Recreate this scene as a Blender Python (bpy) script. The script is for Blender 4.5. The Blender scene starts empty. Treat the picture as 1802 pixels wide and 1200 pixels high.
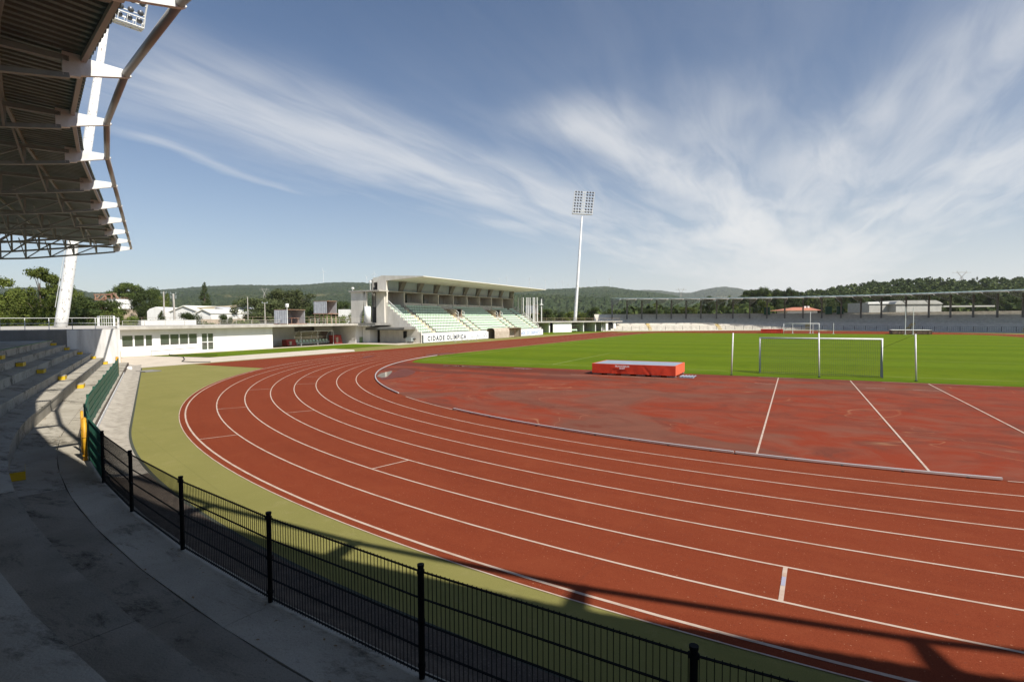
import bpy, math, random
import numpy as np
from mathutils import Vector, Matrix
random.seed(7)
sc = bpy.context.scene
col = sc.collection
sin, cos, pi, R = math.sin, math.cos, math.pi, math.radians

# ------------------------------------------------------------------ camera, sky, sun, exposure
PITCH, ROLL, HEAD = 0.0404, 0.0053, 0.4755
CAM = Vector((-1.534, -53.416, 3.9925))
F0 = Vector((-sin(HEAD), cos(HEAD), 0)); R0 = Vector((cos(HEAD), sin(HEAD), 0))
fwd = Vector((F0.x*cos(PITCH), F0.y*cos(PITCH), -sin(PITCH)))
dn = Vector((-F0.x*sin(PITCH), -F0.y*sin(PITCH), -cos(PITCH)))
rt = R0*cos(ROLL) + dn*sin(ROLL)
up = -(dn*cos(ROLL) - R0*sin(ROLL))
cam = bpy.data.cameras.new("camera"); camo = bpy.data.objects.new("camera", cam); col.objects.link(camo)
M = Matrix((rt, up, -fwd)).transposed().to_4x4(); M.translation = CAM
camo.matrix_world = M
cam.sensor_width = 36; cam.lens = 963.68/1802*36; cam.clip_start = 0.1; cam.clip_end = 30000
sc.camera = camo
SUN = Vector((0.942, -0.237, 1.0)).normalized()
SUN_EL = math.asin(SUN.z); SUN_AZ = math.atan2(SUN.x, SUN.y)
W = bpy.data.worlds.new("World"); sc.world = W; W.use_nodes = True
def setup_world():
    nt = W.node_tree; N = nt.nodes; L = nt.links; N.clear()
    def math_(op, a, b=None, c=None):
        n = N.new('ShaderNodeMath'); n.operation = op
        for i, v in enumerate((a, b, c)):
            if v is None: continue
            if isinstance(v, (int, float)): n.inputs[i].default_value = v
            else: L.new(v, n.inputs[i])
        return n.outputs[0]
    out = N.new('ShaderNodeOutputWorld'); bg = N.new('ShaderNodeBackground'); bg.inputs[1].default_value = SKY_STRENGTH
    sky = N.new('ShaderNodeTexSky'); sky.sky_type = 'NISHITA'; sky.sun_disc = False
    sky.sun_elevation = SUN_EL; sky.sun_rotation = SUN_AZ; sky.air_density = 1.0; sky.dust_density = 0.6; sky.ozone_density = 1.6; sky.altitude = 50
    tc = N.new('ShaderNodeTexCoord'); sp = N.new('ShaderNodeSeparateXYZ'); L.new(tc.outputs['Generated'], sp.inputs[0])
    x, y, z = sp.outputs
    zz = math_('MAXIMUM', z, 0.0); den = math_('ADD', zz, 0.022)
    a = HEAD - math.atan((1400-901)/963.7)          # bearing the cirrus streaks run towards
    U = math_('DIVIDE', math_('ADD', math_('MULTIPLY', x, -sin(a)), math_('MULTIPLY', y, cos(a))), den)
    V = math_('DIVIDE', math_('ADD', math_('MULTIPLY', x, cos(a)), math_('MULTIPLY', y, sin(a))), den)
    def noise(su, sv, scale, detail, rough, dist=0.0, off=0.0):
        c = N.new('ShaderNodeCombineXYZ'); L.new(math_('MULTIPLY_ADD', U, su, off), c.inputs[0]); L.new(math_('MULTIPLY', V, sv), c.inputs[1])
        n = N.new('ShaderNodeTexNoise'); n.inputs['Scale'].default_value = scale; n.inputs['Detail'].default_value = detail
        n.inputs['Roughness'].default_value = rough; n.inputs['Distortion'].default_value = dist; L.new(c.outputs[0], n.inputs['Vector'])
        return n.outputs['Fac']
    fine = noise(0.62, 3.0, 1.4, 10, 0.60, 0.6)
    wisp = noise(0.30, 1.3, 1.0, 5, 0.55, 0.7, 4.7)
    warp = noise(0.6, 0.7, 1.0, 3, 0.5, 0.0, 9.1)
    Vw = math_('ADD', V, math_('MULTIPLY', math_('SUBTRACT', warp, 0.5), 0.9))
    def sstep(x_, lo, hi):
        r_ = N.new('ShaderNodeMapRange'); r_.interpolation_type = 'SMOOTHSTEP'; r_.inputs[1].default_value = lo; r_.inputs[2].default_value = hi; L.new(x_, r_.inputs[0]); return r_.outputs[0]
    tot = None
    for (ba, bb, w0, w1, u0, u1, du, amp) in CLOUD_BANDS:
        t_ = math_('DIVIDE', math_('SUBTRACT', Vw, math_('MULTIPLY_ADD', U, bb, ba)), math_('MULTIPLY_ADD', U, w1, w0))
        g_ = math_('EXPONENT', math_('MULTIPLY', math_('MULTIPLY', t_, t_), -1.0))
        g_ = math_('MULTIPLY', g_, sstep(U, u0-du, u0+du))
        if u1: g_ = math_('MULTIPLY', g_, math_('SUBTRACT', 1.0, sstep(U, u1-1, u1+1)))
        g_ = math_('MULTIPLY', g_, amp)
        tot = g_ if tot is None else math_('ADD', tot, g_)
    n1 = sstep(fine, 0.30, 0.72); n2 = sstep(wisp, 0.28, 0.70)
    tx = math_('MULTIPLY_ADD', n1, 0.50, 0.34)
    tx = math_('MULTIPLY', tx, math_('MULTIPLY_ADD', n2, 0.6, 0.5))
    far_ = sstep(U, 4.5, 11.0)          # towards the horizon the streaks merge into a veil
    tx = math_('ADD', math_('MULTIPLY', tx, math_('SUBTRACT', 1.0, math_('MULTIPLY', far_, .55))), math_('MULTIPLY', far_, .42))
    d = math_('MULTIPLY', math_('SUBTRACT', 1.0, math_('EXPONENT', math_('MULTIPLY', math_('MULTIPLY', tot, tx), -1.4))), 0.95)
    # haze veil at the horizon under the cloud bank
    dot = math_('ADD', math_('MULTIPLY', x, -sin(a)), math_('MULTIPLY', y, cos(a)))
    veil = math_('MULTIPLY', math_('POWER', math_('SUBTRACT', 1.0, zz), 6.0), math_('MULTIPLY_ADD', math_('POWER', math_('MAXIMUM', dot, 0.0), 9.0), 0.45, 0.48))
    d = math_('MAXIMUM', d, veil)
    gam = N.new('ShaderNodeMix'); gam.data_type = 'RGBA'; gam.blend_type = 'MULTIPLY'; gam.inputs[0].default_value = 1
    L.new(sky.outputs[0], gam.inputs[6]); gam.inputs[7].default_value = SKY_TINT
    mix = N.new('ShaderNodeMix'); mix.data_type = 'RGBA'; L.new(d, mix.inputs[0]); L.new(gam.outputs[2], mix.inputs[6]); mix.inputs[7].default_value = CLOUD_COL
    L.new(mix.outputs[2], bg.inputs[0]); L.new(bg.outputs[0], out.inputs[0])
SKY_STRENGTH = 0.068
SKY_TINT = (.84, .93, 1.03, 1)
CLOUD_COL = (9.2, 9.2, 9.15, 1)
CLOUD_BANDS = [(-2.33,.11,.22,.11,1.1,0,.5,.95),(-1.10,.115,.05,.045,2.35,9,.3,1.15),(-.47,.05,.10,.02,2.4,4.6,.4,.45),(1.15,-.24,.16,.055,2.1,6.5,1.0,.85),(1.75,-.13,.25,.085,3.1,0,1.0,1.2),(-.1,.0,1.1,.08,6.5,0,2.5,.80),(-2.85,-.07,.07,.0,1.5,2.8,.2,.4),(-1.2,.12,.5,.05,2.6,0,1.5,.28),(.5,.0,1.2,.1,1.2,0,1.0,.10),(-2.6,.0,.5,.1,.8,0,.5,.12)]
setup_world()
sun = bpy.data.lights.new("sun", 'SUN'); sun.energy = 4.6; sun.angle = R(0.55); sun.color = (1.0, 0.95, 0.86)
suno = bpy.data.objects.new("sun", sun); col.objects.link(suno); suno.rotation_euler = SUN.to_track_quat('Z', 'Y').to_euler(); suno.location = (0, 0, 60)
sc.view_settings.view_transform = 'Standard'; sc.view_settings.look = 'None'; sc.view_settings.exposure = 0.5; sc.view_settings.gamma = 1
sc.render.engine = 'CYCLES'; sc.cycles.max_bounces = 6; sc.cycles.diffuse_bounces = 3; sc.cycles.volume_bounces = 1

def at(px, D, z=0.0):
    """ground point seen in column px of the photograph at distance D along the view"""
    u = (px-901)/963.68
    p = Vector((CAM.x, CAM.y, 0)) + F0*D + R0*(u*D); p.z = z
    return p
def zat(px, py, D):
    """height of the point seen at (px, py) at distance D"""
    yh = 561.1-963.68*(math.tan(PITCH)-0.0404) + (px-901)*0.0053
    return CAM.z - (py-yh+0.0)/963.68*D*1.0016

# ------------------------------------------------------------------ materials
MT = {}
def mat(name, color, rough=0.7, color2=None, scale=3.0, detail=6, bump=0.0, bscale=40.0, stretch=(1,1,1), lo=0.35, hi=0.65, spec=0.4, metal=0.0, color3=None, s3=0.3, lo3=.55, hi3=.7, dist=0.0, coords='Object'):
    m = bpy.data.materials.new(name); m.use_nodes = True; nt = m.node_tree; N = nt.nodes; L = nt.links
    b = N['Principled BSDF']; b.inputs['Roughness'].default_value = rough; b.inputs['Metallic'].default_value = metal
    b.inputs['Specular IOR Level'].default_value = spec
    c4 = lambda c: (*c, 1)
    b.inputs['Base Color'].default_value = c4(color)
    tc = N.new('ShaderNodeTexCoord'); mp = N.new('ShaderNodeMapping'); mp.inputs['Scale'].default_value = stretch; L.new(tc.outputs[coords], mp.inputs[0])
    cur = None
    def layer(base, c, s, det, l, h, di):
        n = N.new('ShaderNodeTexNoise'); n.inputs['Scale'].default_value = s; n.inputs['Detail'].default_value = det; n.inputs['Roughness'].default_value = .62; n.inputs['Distortion'].default_value = di; L.new(mp.outputs[0], n.inputs['Vector'])
        r = N.new('ShaderNodeMapRange'); r.inputs[1].default_value = l; r.inputs[2].default_value = h; L.new(n.outputs['Fac'], r.inputs[0])
        x = N.new('ShaderNodeMix'); x.data_type = 'RGBA'; L.new(r.outputs[0], x.inputs[0])
        if isinstance(base, tuple): x.inputs[6].default_value = c4(base)
        else: L.new(base, x.inputs[6])
        x.inputs[7].default_value = c4(c); return x.outputs[2]
    cur = tuple(color)
    if color2: cur = layer(cur, color2, scale, detail, lo, hi, dist)
    if color3: cur = layer(cur, color3, s3, 4, lo3, hi3, dist)
    if not isinstance(cur, tuple): L.new(cur, b.inputs['Base Color'])
    if bump:
        n = N.new('ShaderNodeTexNoise'); n.inputs['Scale'].default_value = bscale; n.inputs['Detail'].default_value = 4; L.new(tc.outputs[coords], n.inputs['Vector'])
        bp = N.new('ShaderNodeBump'); bp.inputs['Strength'].default_value = bump; bp.inputs['Distance'].default_value = 0.05; L.new(n.outputs['Fac'], bp.inputs['Height']); L.new(bp.outputs[0], b.inputs['Normal'])
    MT[name] = m
    return m
def stained(name, light, mid, dark, amt, fine):
    m = bpy.data.materials.new(name); m.use_nodes = True; N = m.node_tree.nodes; L = m.node_tree.links; b = N['Principled BSDF']; b.inputs['Roughness'].default_value = .92; b.inputs['Specular IOR Level'].default_value = .12
    tc = N.new('ShaderNodeTexCoord'); v = tc.outputs['Object']
    def nn_(vec, sc_, det, ro, di, lo, hi):
        n = N.new('ShaderNodeTexNoise'); n.inputs['Scale'].default_value = sc_; n.inputs['Detail'].default_value = det; n.inputs['Roughness'].default_value = ro; n.inputs['Distortion'].default_value = di; L.new(vec, n.inputs['Vector'])
        r = N.new('ShaderNodeMapRange'); r.inputs[1].default_value = lo; r.inputs[2].default_value = hi; L.new(n.outputs['Fac'], r.inputs[0]); return r.outputs[0]
    def mx(f, a, c):
        x = N.new('ShaderNodeMix'); x.data_type = 'RGBA'; L.new(f, x.inputs[0])
        for k, q in ((6, a), (7, c)):
            if isinstance(q, tuple): x.inputs[k].default_value = (*q, 1)
            else: L.new(q, x.inputs[k])
        return x.outputs[2]
    mp = N.new('ShaderNodeMapping'); mp.inputs['Scale'].default_value = (.55,1.5,1); mp.inputs['Rotation'].default_value = (0,0,R(25)); L.new(v, mp.inputs[0])
    c = mx(nn_(v, .7, 6, .6, .3, .35, .7), light, mid)
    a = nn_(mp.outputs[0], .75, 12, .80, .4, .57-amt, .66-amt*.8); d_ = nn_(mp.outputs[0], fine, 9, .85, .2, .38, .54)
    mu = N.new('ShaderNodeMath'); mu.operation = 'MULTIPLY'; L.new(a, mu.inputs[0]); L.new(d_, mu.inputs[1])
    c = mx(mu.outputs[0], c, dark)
    c = mx(nn_(v, 45, 4, .7, 0, .58, .72), c, tuple(q*.55 for q in mid)); c = mx(nn_(v, 60, 3, .6, 0, .68, .75), c, tuple(min(.6, q*1.5) for q in light))
    L.new(c, b.inputs['Base Color']); n = N.new('ShaderNodeTexNoise'); n.inputs['Scale'].default_value = 35; n.inputs['Detail'].default_value = 6; L.new(v, n.inputs['Vector']); bp = N.new('ShaderNodeBump'); bp.inputs['Strength'].default_value = .35; bp.inputs['Distance'].default_value = .02; L.new(n.outputs['Fac'], bp.inputs['Height']); L.new(bp.outputs[0], b.inputs['Normal']); MT[name] = m; return m
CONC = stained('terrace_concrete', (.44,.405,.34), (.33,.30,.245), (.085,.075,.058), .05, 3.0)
CONCO = stained('worn_walkway_concrete', (.44,.40,.33), (.31,.28,.225), (.095,.084,.063), .055, 4.0)
CONCM = stained('mossy_shade_toned_concrete', (.30,.27,.22), (.19,.17,.135), (.045,.041,.030), .085, 3.2)  # mottled stains, with the roof shade also darkened into the base colours
CONCL = mat('pale_concrete', (.50,.47,.42), .85, (.36,.33,.29), 1.4, 8, .15, 25, (1,1,.4))
CONCD = mat('grey_concrete', (.27,.26,.24), .88, (.17,.16,.145), .8, 8, .15, 20, (1,1,.35))
WALLW = mat('white_wall_paint', (.80,.79,.76), .8, (.70,.68,.64), 1.0, 7, .05, 20, (1,1,.3), .45, .8)
STAINW = mat('stained_white_wall', (.72,.71,.69), .85, (.42,.40,.38), 1.6, 9, .1, 25, (1,1,.12), .45, .75)
WHITE = mat('white_painted_steel', (.80,.80,.78), .45, (.68,.67,.64), 3, 5)
RUSTY = mat('weathered_white_steel', (.78,.78,.76), .5, (.70,.69,.66), 2, 6, 0, 20, (1,1,.4), .4, .7, color3=(.26,.22,.19), s3=5.5, lo3=.56, hi3=.66)
STEEL = mat('roof_steel', (.29,.32,.315), .55, (.22,.245,.24), 2, 5)
SHEET = mat('corrugated_roof_sheet', (.16,.21,.195), .5, (.11,.15,.14), 1.2, 5)
SHEETG = mat('silver_sheet_metal', (.55,.56,.58), .5, (.42,.43,.45), 2, 4)
BLACKM = mat('black_fence_paint', (.006,.007,.007), .7, spec=.1)
GREENS = mat('green_screen_slats', (.022,.10,.065), .55, (.03,.13,.085), 6, 4)
YELL = mat('yellow_paint', (.70,.45,.015), .6, (.45,.30,.02), 4, 6, 0, 20, (1,1,1), .5, .75)
YELLP = mat('yellow_post_paint', (.62,.33,.015), .5, (.45,.22,.02), 8, 5)
TUBE = mat('grey_tube_paint', (.40,.38,.35), .45)
GLASS = mat('dark_window_glass', (.16,.18,.15), .05, spec=.9, metal=.55)
GLASSB = mat('sky_toned_box_glass', (.40,.50,.56), .25, (.30,.39,.45), .3, 3, spec=.5)  # blue-grey base colour paints in the sky reflected by the slanted panes
DARK = mat('dark_void', (.015,.015,.014), .9)
ALU = mat('aluminium_kerb', (.62,.60,.58), .35, metal=.35)
NETM = mat('net_cord', (.035,.045,.035), .8)
NETL = mat('blue_grey_net_cord', (.12,.15,.19), .8)
TARP = mat('beige_tarpaulin', (.50,.43,.35), .8, (.40,.33,.26), 2, 5, .2, 8)
TARPB = mat('brown_tarpaulin', (.23,.13,.09), .75, (.12,.07,.05), 1.5, 5, .3, 4)
REDM = mat('red_vinyl', (.62,.055,.02), .55, (.50,.04,.015), 2, 4, .2, 4)
ORNG = mat('orange_vinyl', (.72,.13,.06), .6, (.66,.11,.05), 2, 4)
GREYV = mat('grey_mat_cover', (.30,.34,.40), .5, (.24,.28,.33), 1.5, 5, .2, 5)
SEATG = mat('mint_plastic_seat', (.58,.74,.57), .4, (.63,.77,.61), 2, 2)
REDP = mat('red_box_paint', (.45,.06,.05), .6, (.35,.05,.04), 3, 3)
GRAV = mat('dirty_channel_gravel', (.105,.080,.060), .95, (.06,.045,.035), 3, 8, .6, 60, color3=(.17,.14,.11), s3=40, lo3=.55, hi3=.7)
PALEC = mat('pale_stand_concrete', (.74,.70,.62), .85, (.60,.56,.49), 1.2, 7, .1, 20, (1,1,.3))
YELLP2 = mat('faded_yellow_paint', (.80,.72,.38), .6)
ROOFG = mat('pale_grey_hall_roof', (.46,.45,.41), .8, (.38,.37,.34), .8, 5)
TILE = mat('terracotta_roof_tile', (.50,.20,.12), .8, (.38,.14,.09), 1.2, 5)
BEIGE = mat('beige_render', (.55,.44,.33), .9, (.45,.35,.26), 1, 6)
RUST = mat('rusted_steel', (.25,.09,.05), .85, (.38,.28,.2), 2, 6)
PATH = mat('pale_path_concrete', (.60,.52,.42), .85, (.50,.43,.34), .6, 7, .1, 20)
ROOFW = mat('white_roof_paint', (.78,.76,.68), .6, (.70,.68,.60), .8, 5)
FIBRO = mat('fibre_cement_sheet', (.36,.30,.20), .9, (.30,.25,.17), 1.5, 5)
CLEARP = None
def clear_plastic():
    m = bpy.data.materials.new('clear_plastic_sheet'); m.use_nodes = True; N = m.node_tree.nodes; L = m.node_tree.links; N.clear()
    o = N.new('ShaderNodeOutputMaterial'); g = N.new('ShaderNodeBsdfGlossy'); g.inputs[0].default_value = (.7,.68,.6,1); g.inputs[1].default_value = .25
    t = N.new('ShaderNodeBsdfTransparent'); t.inputs[0].default_value = (.78,.74,.62,1); x = N.new('ShaderNodeMixShader'); x.inputs[0].default_value = .22
    L.new(t.outputs[0], x.inputs[1]); L.new(g.outputs[0], x.inputs[2]); L.new(x.outputs[0], o.inputs[0]); return m
CLEARP = clear_plastic()

def nodes(name, rough=.8, spec=.3):
    m = bpy.data.materials.new(name); m.use_nodes = True; nt = m.node_tree; b = nt.nodes['Principled BSDF']
    b.inputs['Roughness'].default_value = rough; b.inputs['Specular IOR Level'].default_value = spec
    return m, nt.nodes, nt.links, b
def nz(N, L, vec, scale, detail=5, rough=.6, dist=0, lo=.35, hi=.65):
    n = N.new('ShaderNodeTexNoise'); n.inputs['Scale'].default_value = scale; n.inputs['Detail'].default_value = detail; n.inputs['Roughness'].default_value = rough; n.inputs['Distortion'].default_value = dist
    L.new(vec, n.inputs['Vector']); r = N.new('ShaderNodeMapRange'); r.inputs[1].default_value = lo; r.inputs[2].default_value = hi; L.new(n.outputs['Fac'], r.inputs[0]); return r.outputs[0], n.outputs['Fac']
def mixc(N, L, f, a, b, t='MIX'):
    x = N.new('ShaderNodeMix'); x.data_type = 'RGBA'; x.blend_type = t
    if isinstance(f, float): x.inputs[0].default_value = f
    else: L.new(f, x.inputs[0])
    for i, v in ((6, a), (7, b)):
        if isinstance(v, tuple): x.inputs[i].default_value = (*v, 1)
        else: L.new(v, x.inputs[i])
    return x.outputs[2]
def make_track():
    m, N, L, b = nodes('red_running_track', .95, .04)
    tc = N.new('ShaderNodeTexCoord'); v = tc.outputs['Object']
    f1, _ = nz(N, L, v, .35, 6, .6, 0, .3, .7); c = mixc(N, L, f1, (.162,.031,.0135), (.130,.0255,.0115))
    sp = N.new('ShaderNodeSeparateXYZ'); L.new(v, sp.inputs[0])
    def M_(op, a, b_=0.0):
        n = N.new('ShaderNodeMath'); n.operation = op
        for i, q in enumerate((a, b_)):
            if isinstance(q, (int, float)): n.inputs[i].default_value = q
            else: L.new(q, n.inputs[i])
        return n.outputs[0]
    rr_ = M_('SQRT', M_('ADD', M_('MULTIPLY', sp.outputs[0], sp.outputs[0]), M_('MULTIPLY', sp.outputs[1], sp.outputs[1]))); an_ = M_('ARCTAN2', sp.outputs[1], sp.outputs[0])
    cb = N.new('ShaderNodeCombineXYZ'); L.new(M_('MULTIPLY', rr_, 2.2), cb.inputs[0]); L.new(M_('MULTIPLY', an_, 7.0), cb.inputs[1])
    g1, _ = nz(N, L, cb.outputs[0], 1.0, 6, .65, .3, .35, .7); c = mixc(N, L, M_('MULTIPLY', g1, .55), c, (.185,.042,.018))
    cb2 = N.new('ShaderNodeCombineXYZ'); L.new(M_('MULTIPLY', rr_, 5.0), cb2.inputs[0]); L.new(M_('MULTIPLY', an_, 3.0), cb2.inputs[1])
    g2, _ = nz(N, L, cb2.outputs[0], 1.0, 5, .6, .2, .52, .8); c = mixc(N, L, M_('MULTIPLY', g2, .5), c, (.098,.024,.013))
    # pour joints across the lanes
    js = M_('ABSOLUTE', M_('SUBTRACT', M_('FRACT', M_('MULTIPLY', an_, 5.1)), .5)); jr = N.new('ShaderNodeMapRange'); jr.inputs[1].default_value = .0; jr.inputs[2].default_value = .0045; jr.inputs[3].default_value = .35; jr.inputs[4].default_value = 0; L.new(js, jr.inputs[0]); c = mixc(N, L, jr.outputs[0], c, (.09,.028,.018))
    f2, _ = nz(N, L, v, 90, 2, .5, 0, .35, .85); c = mixc(N, L, f2, c, (.25,.058,.026))
    f3, _ = nz(N, L, v, 16, 2, .5, 0, .68, .74); c = mixc(N, L, f3, c, (.13,.045,.03))
    f5, _ = nz(N, L, v, 26, 1, .4, 0, .73, .76); c = mixc(N, L, f5, c, (.34,.15,.09))
    f4, h = nz(N, L, v, 1.2, 4, .6, 1, .5, .9); c = mixc(N, L, f4, c, (.21,.050,.022))
    L.new(c, b.inputs['Base Color'])
    n = N.new('ShaderNodeTexNoise'); n.inputs['Scale'].default_value = 140; L.new(v, n.inputs['Vector'])
    bp = N.new('ShaderNodeBump'); bp.inputs['Strength'].default_value = .35; bp.inputs['Distance'].default_value = .01; L.new(n.outputs['Fac'], bp.inputs['Height']); L.new(bp.outputs[0], b.inputs['Normal'])
    return m
def make_dzone():
    m, N, L, b = nodes('stained_red_surface', .9, .08)
    tc = N.new('ShaderNodeTexCoord'); v0 = tc.outputs['Object']
    mp = N.new('ShaderNodeMapping'); mp.inputs['Scale'].default_value = (.8,1.0,1); mp.inputs['Rotation'].default_value = (0,0,R(20)); L.new(v0, mp.inputs[0]); v = mp.outputs[0]
    w, wf = nz(N, L, v, .085, 2, .45, 2.6, .49, .60)      # silt washed over most of it
    c = mixc(N, L, w, (.205,.030,.011), (.135,.055,.037))
    f, _ = nz(N, L, v, .5, 6, .65, 1.2, .42, .75); c = mixc(N, L, f, c, (.185,.070,.045))
    f, _ = nz(N, L, v, .32, 6, .62, 2.2, .50, .68); c = mixc(N, L, f, c, (.125,.034,.021))
    # tide lines: narrow pale rims where wf crosses a level
    for lev, wd, cc in ((.468, .0045, (.40,.24,.13)), (.553, .003, (.32,.16,.09))):
        s = N.new('ShaderNodeMath'); s.operation = 'SUBTRACT'; L.new(wf, s.inputs[0]); s.inputs[1].default_value = lev
        a = N.new('ShaderNodeMath'); a.operation = 'ABSOLUTE'; L.new(s.outputs[0], a.inputs[0])
        r = N.new('ShaderNodeMapRange'); r.inputs[1].default_value = 0; r.inputs[2].default_value = wd; r.inputs[3].default_value = .5; r.inputs[4].default_value = 0; L.new(a.outputs[0], r.inputs[0])
        g, _ = nz(N, L, v, .22, 2, .5, 0, .48, .66); mm = N.new('ShaderNodeMath'); mm.operation = 'MULTIPLY'; L.new(r.outputs[0], mm.inputs[0]); L.new(g, mm.inputs[1])
        c = mixc(N, L, mm.outputs[0], c, cc)
    sp = N.new('ShaderNodeSeparateXYZ'); L.new(v0, sp.inputs[0]); _, wn = nz(N, L, v0, .16, 3, .5, .5)
    def M_(op, a, b_=None):
        n = N.new('ShaderNodeMath'); n.operation = op
        for i, q in enumerate((a, b_)):
            if q is None: continue
            if isinstance(q, (int, float)): n.inputs[i].default_value = q
            else: L.new(q, n.inputs[i])
        return n.outputs[0]
    yw = M_('ADD', sp.outputs[1], M_('MULTIPLY', M_('SUBTRACT', wn, .5), 4.0))
    def bandm(yc, w_, xa, xb, amp):
        g_ = M_('MULTIPLY', M_('ABSOLUTE', M_('SUBTRACT', yw, yc)), 1/w_)
        r = N.new('ShaderNodeMapRange'); r.inputs[1].default_value = 1; r.inputs[2].default_value = .55; r.inputs[3].default_value = 0; r.inputs[4].default_value = amp; L.new(g_, r.inputs[0])
        r2 = N.new('ShaderNodeMapRange'); r2.inputs[1].default_value = xa; r2.inputs[2].default_value = xb; L.new(sp.outputs[0], r2.inputs[0]); return M_('MULTIPLY', r.outputs[0], r2.outputs[0])
    c = mixc(N, L, bandm(-15.2, 1.5, -5, -12, .75), c, (.075,.024,.016)); c = mixc(N, L, bandm(-19.0, 1.3, -9, -15, .7), c, (.085,.028,.02)); c = mixc(N, L, bandm(-13.6, 1.1, -40, -39, .55), c, (.095,.022,.014))
    f2, _ = nz(N, L, v0, 90, 2, .5, 0, .3, .75); c2 = mixc(N, L, f2, c, (.24,.07,.04)); c = mixc(N, L, .35, c, c2)
    L.new(c, b.inputs['Base Color'])
    return m
def make_grass():
    m, N, L, b = nodes('mown_pitch_grass', .95, .03)
    tc = N.new('ShaderNodeTexCoord'); v = tc.outputs['Object']
    sp = N.new('ShaderNodeSeparateXYZ'); L.new(v, sp.inputs[0])
    wv = N.new('ShaderNodeMath'); wv.operation = 'SINE'; mu = N.new('ShaderNodeMath'); mu.operation = 'MULTIPLY'; L.new(sp.outputs[1], mu.inputs[0]); mu.inputs[1].default_value = .57; L.new(mu.outputs[0], wv.inputs[0])
    mr = N.new('ShaderNodeMapRange'); mr.inputs[1].default_value = -.6; mr.inputs[2].default_value = .6; L.new(wv.outputs[0], mr.inputs[0])
    c = mixc(N, L, mr.outputs[0], (.092,.150,.007), (.140,.200,.012))
    mp = N.new('ShaderNodeMapping'); mp.inputs['Scale'].default_value = (.35,1,1); L.new(v, mp.inputs[0])
    f, _ = nz(N, L, mp.outputs[0], .12, 5, .6, .5, .35, .7); c = mixc(N, L, f, c, (.140,.172,.008))
    f, _ = nz(N, L, v, .5, 5, .6, 0, .5, .85); c = mixc(N, L, f, c, (.070,.115,.008))
    f, _ = nz(N, L, v, 30, 3, .7, 0, .4, .7); c = mixc(N, L, f, c, (.082,.130,.008))
    L.new(c, b.inputs['Base Color'])
    n = N.new('ShaderNodeTexNoise'); n.inputs['Scale'].default_value = 60; n.inputs['Detail'].default_value = 4; L.new(v, n.inputs['Vector'])
    bp = N.new('ShaderNodeBump'); bp.inputs['Strength'].default_value = .8; bp.inputs['Distance'].default_value = .04; L.new(n.outputs['Fac'], bp.inputs['Height']); L.new(bp.outputs[0], b.inputs['Normal'])
    return m
def make_turf():
    m, N, L, b = nodes('olive_synthetic_turf', .95, .03); tc = N.new('ShaderNodeTexCoord'); v = tc.outputs['Object']
    f, _ = nz(N, L, v, .35, 7, .65, .4, .35, .68); c = mixc(N, L, f, (.262,.238,.082), (.215,.200,.066))
    f, _ = nz(N, L, v, 2.2, 6, .7, .6, .55, .8); c = mixc(N, L, f, c, (.30,.262,.115))
    f, _ = nz(N, L, v, 70, 3, .6, 0, .4, .7); c = mixc(N, L, f, c, (.185,.175,.055))
    f, _ = nz(N, L, v, 9, 3, .6, 0, .70, .76); c = mixc(N, L, f, c, (.36,.31,.17))
    sp = N.new('ShaderNodeSeparateXYZ'); L.new(v, sp.inputs[0])
    def M_(op, a, b_=0.0):
        n = N.new('ShaderNodeMath'); n.operation = op
        for i, q in enumerate((a, b_)):
            if isinstance(q, (int, float)): n.inputs[i].default_value = q
            else: L.new(q, n.inputs[i])
        return n.outputs[0]
    w_ = M_('ADD', sp.outputs[1], M_('MULTIPLY', sp.outputs[0], .35)); js = M_('ABSOLUTE', M_('SUBTRACT', M_('FRACT', M_('MULTIPLY', w_, .25)), .5)); jr = N.new('ShaderNodeMapRange'); jr.inputs[1].default_value = 0; jr.inputs[2].default_value = .008; jr.inputs[3].default_value = .22; jr.inputs[4].default_value = 0; L.new(js, jr.inputs[0]); c = mixc(N, L, jr.outputs[0], c, (.13,.13,.045))
    L.new(c, b.inputs['Base Color']); n = N.new('ShaderNodeTexNoise'); n.inputs['Scale'].default_value = 110; L.new(v, n.inputs['Vector']); bp = N.new('ShaderNodeBump'); bp.inputs['Strength'].default_value = .6; bp.inputs['Distance'].default_value = .02; L.new(n.outputs['Fac'], bp.inputs['Height']); L.new(bp.outputs[0], b.inputs['Normal'])
    return m
TRACK = make_track(); DZ = make_dzone(); GRASS = make_grass()
TURF = make_turf()
LINE = mat('worn_white_line', (.50,.39,.32), .9, (.34,.20,.14), 2.5, 8, lo=.45, hi=.8, spec=.05)
LAND = mat('dry_scrub_ground', (.10,.10,.04), .95, (.20,.16,.08), .05, 7)

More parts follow.
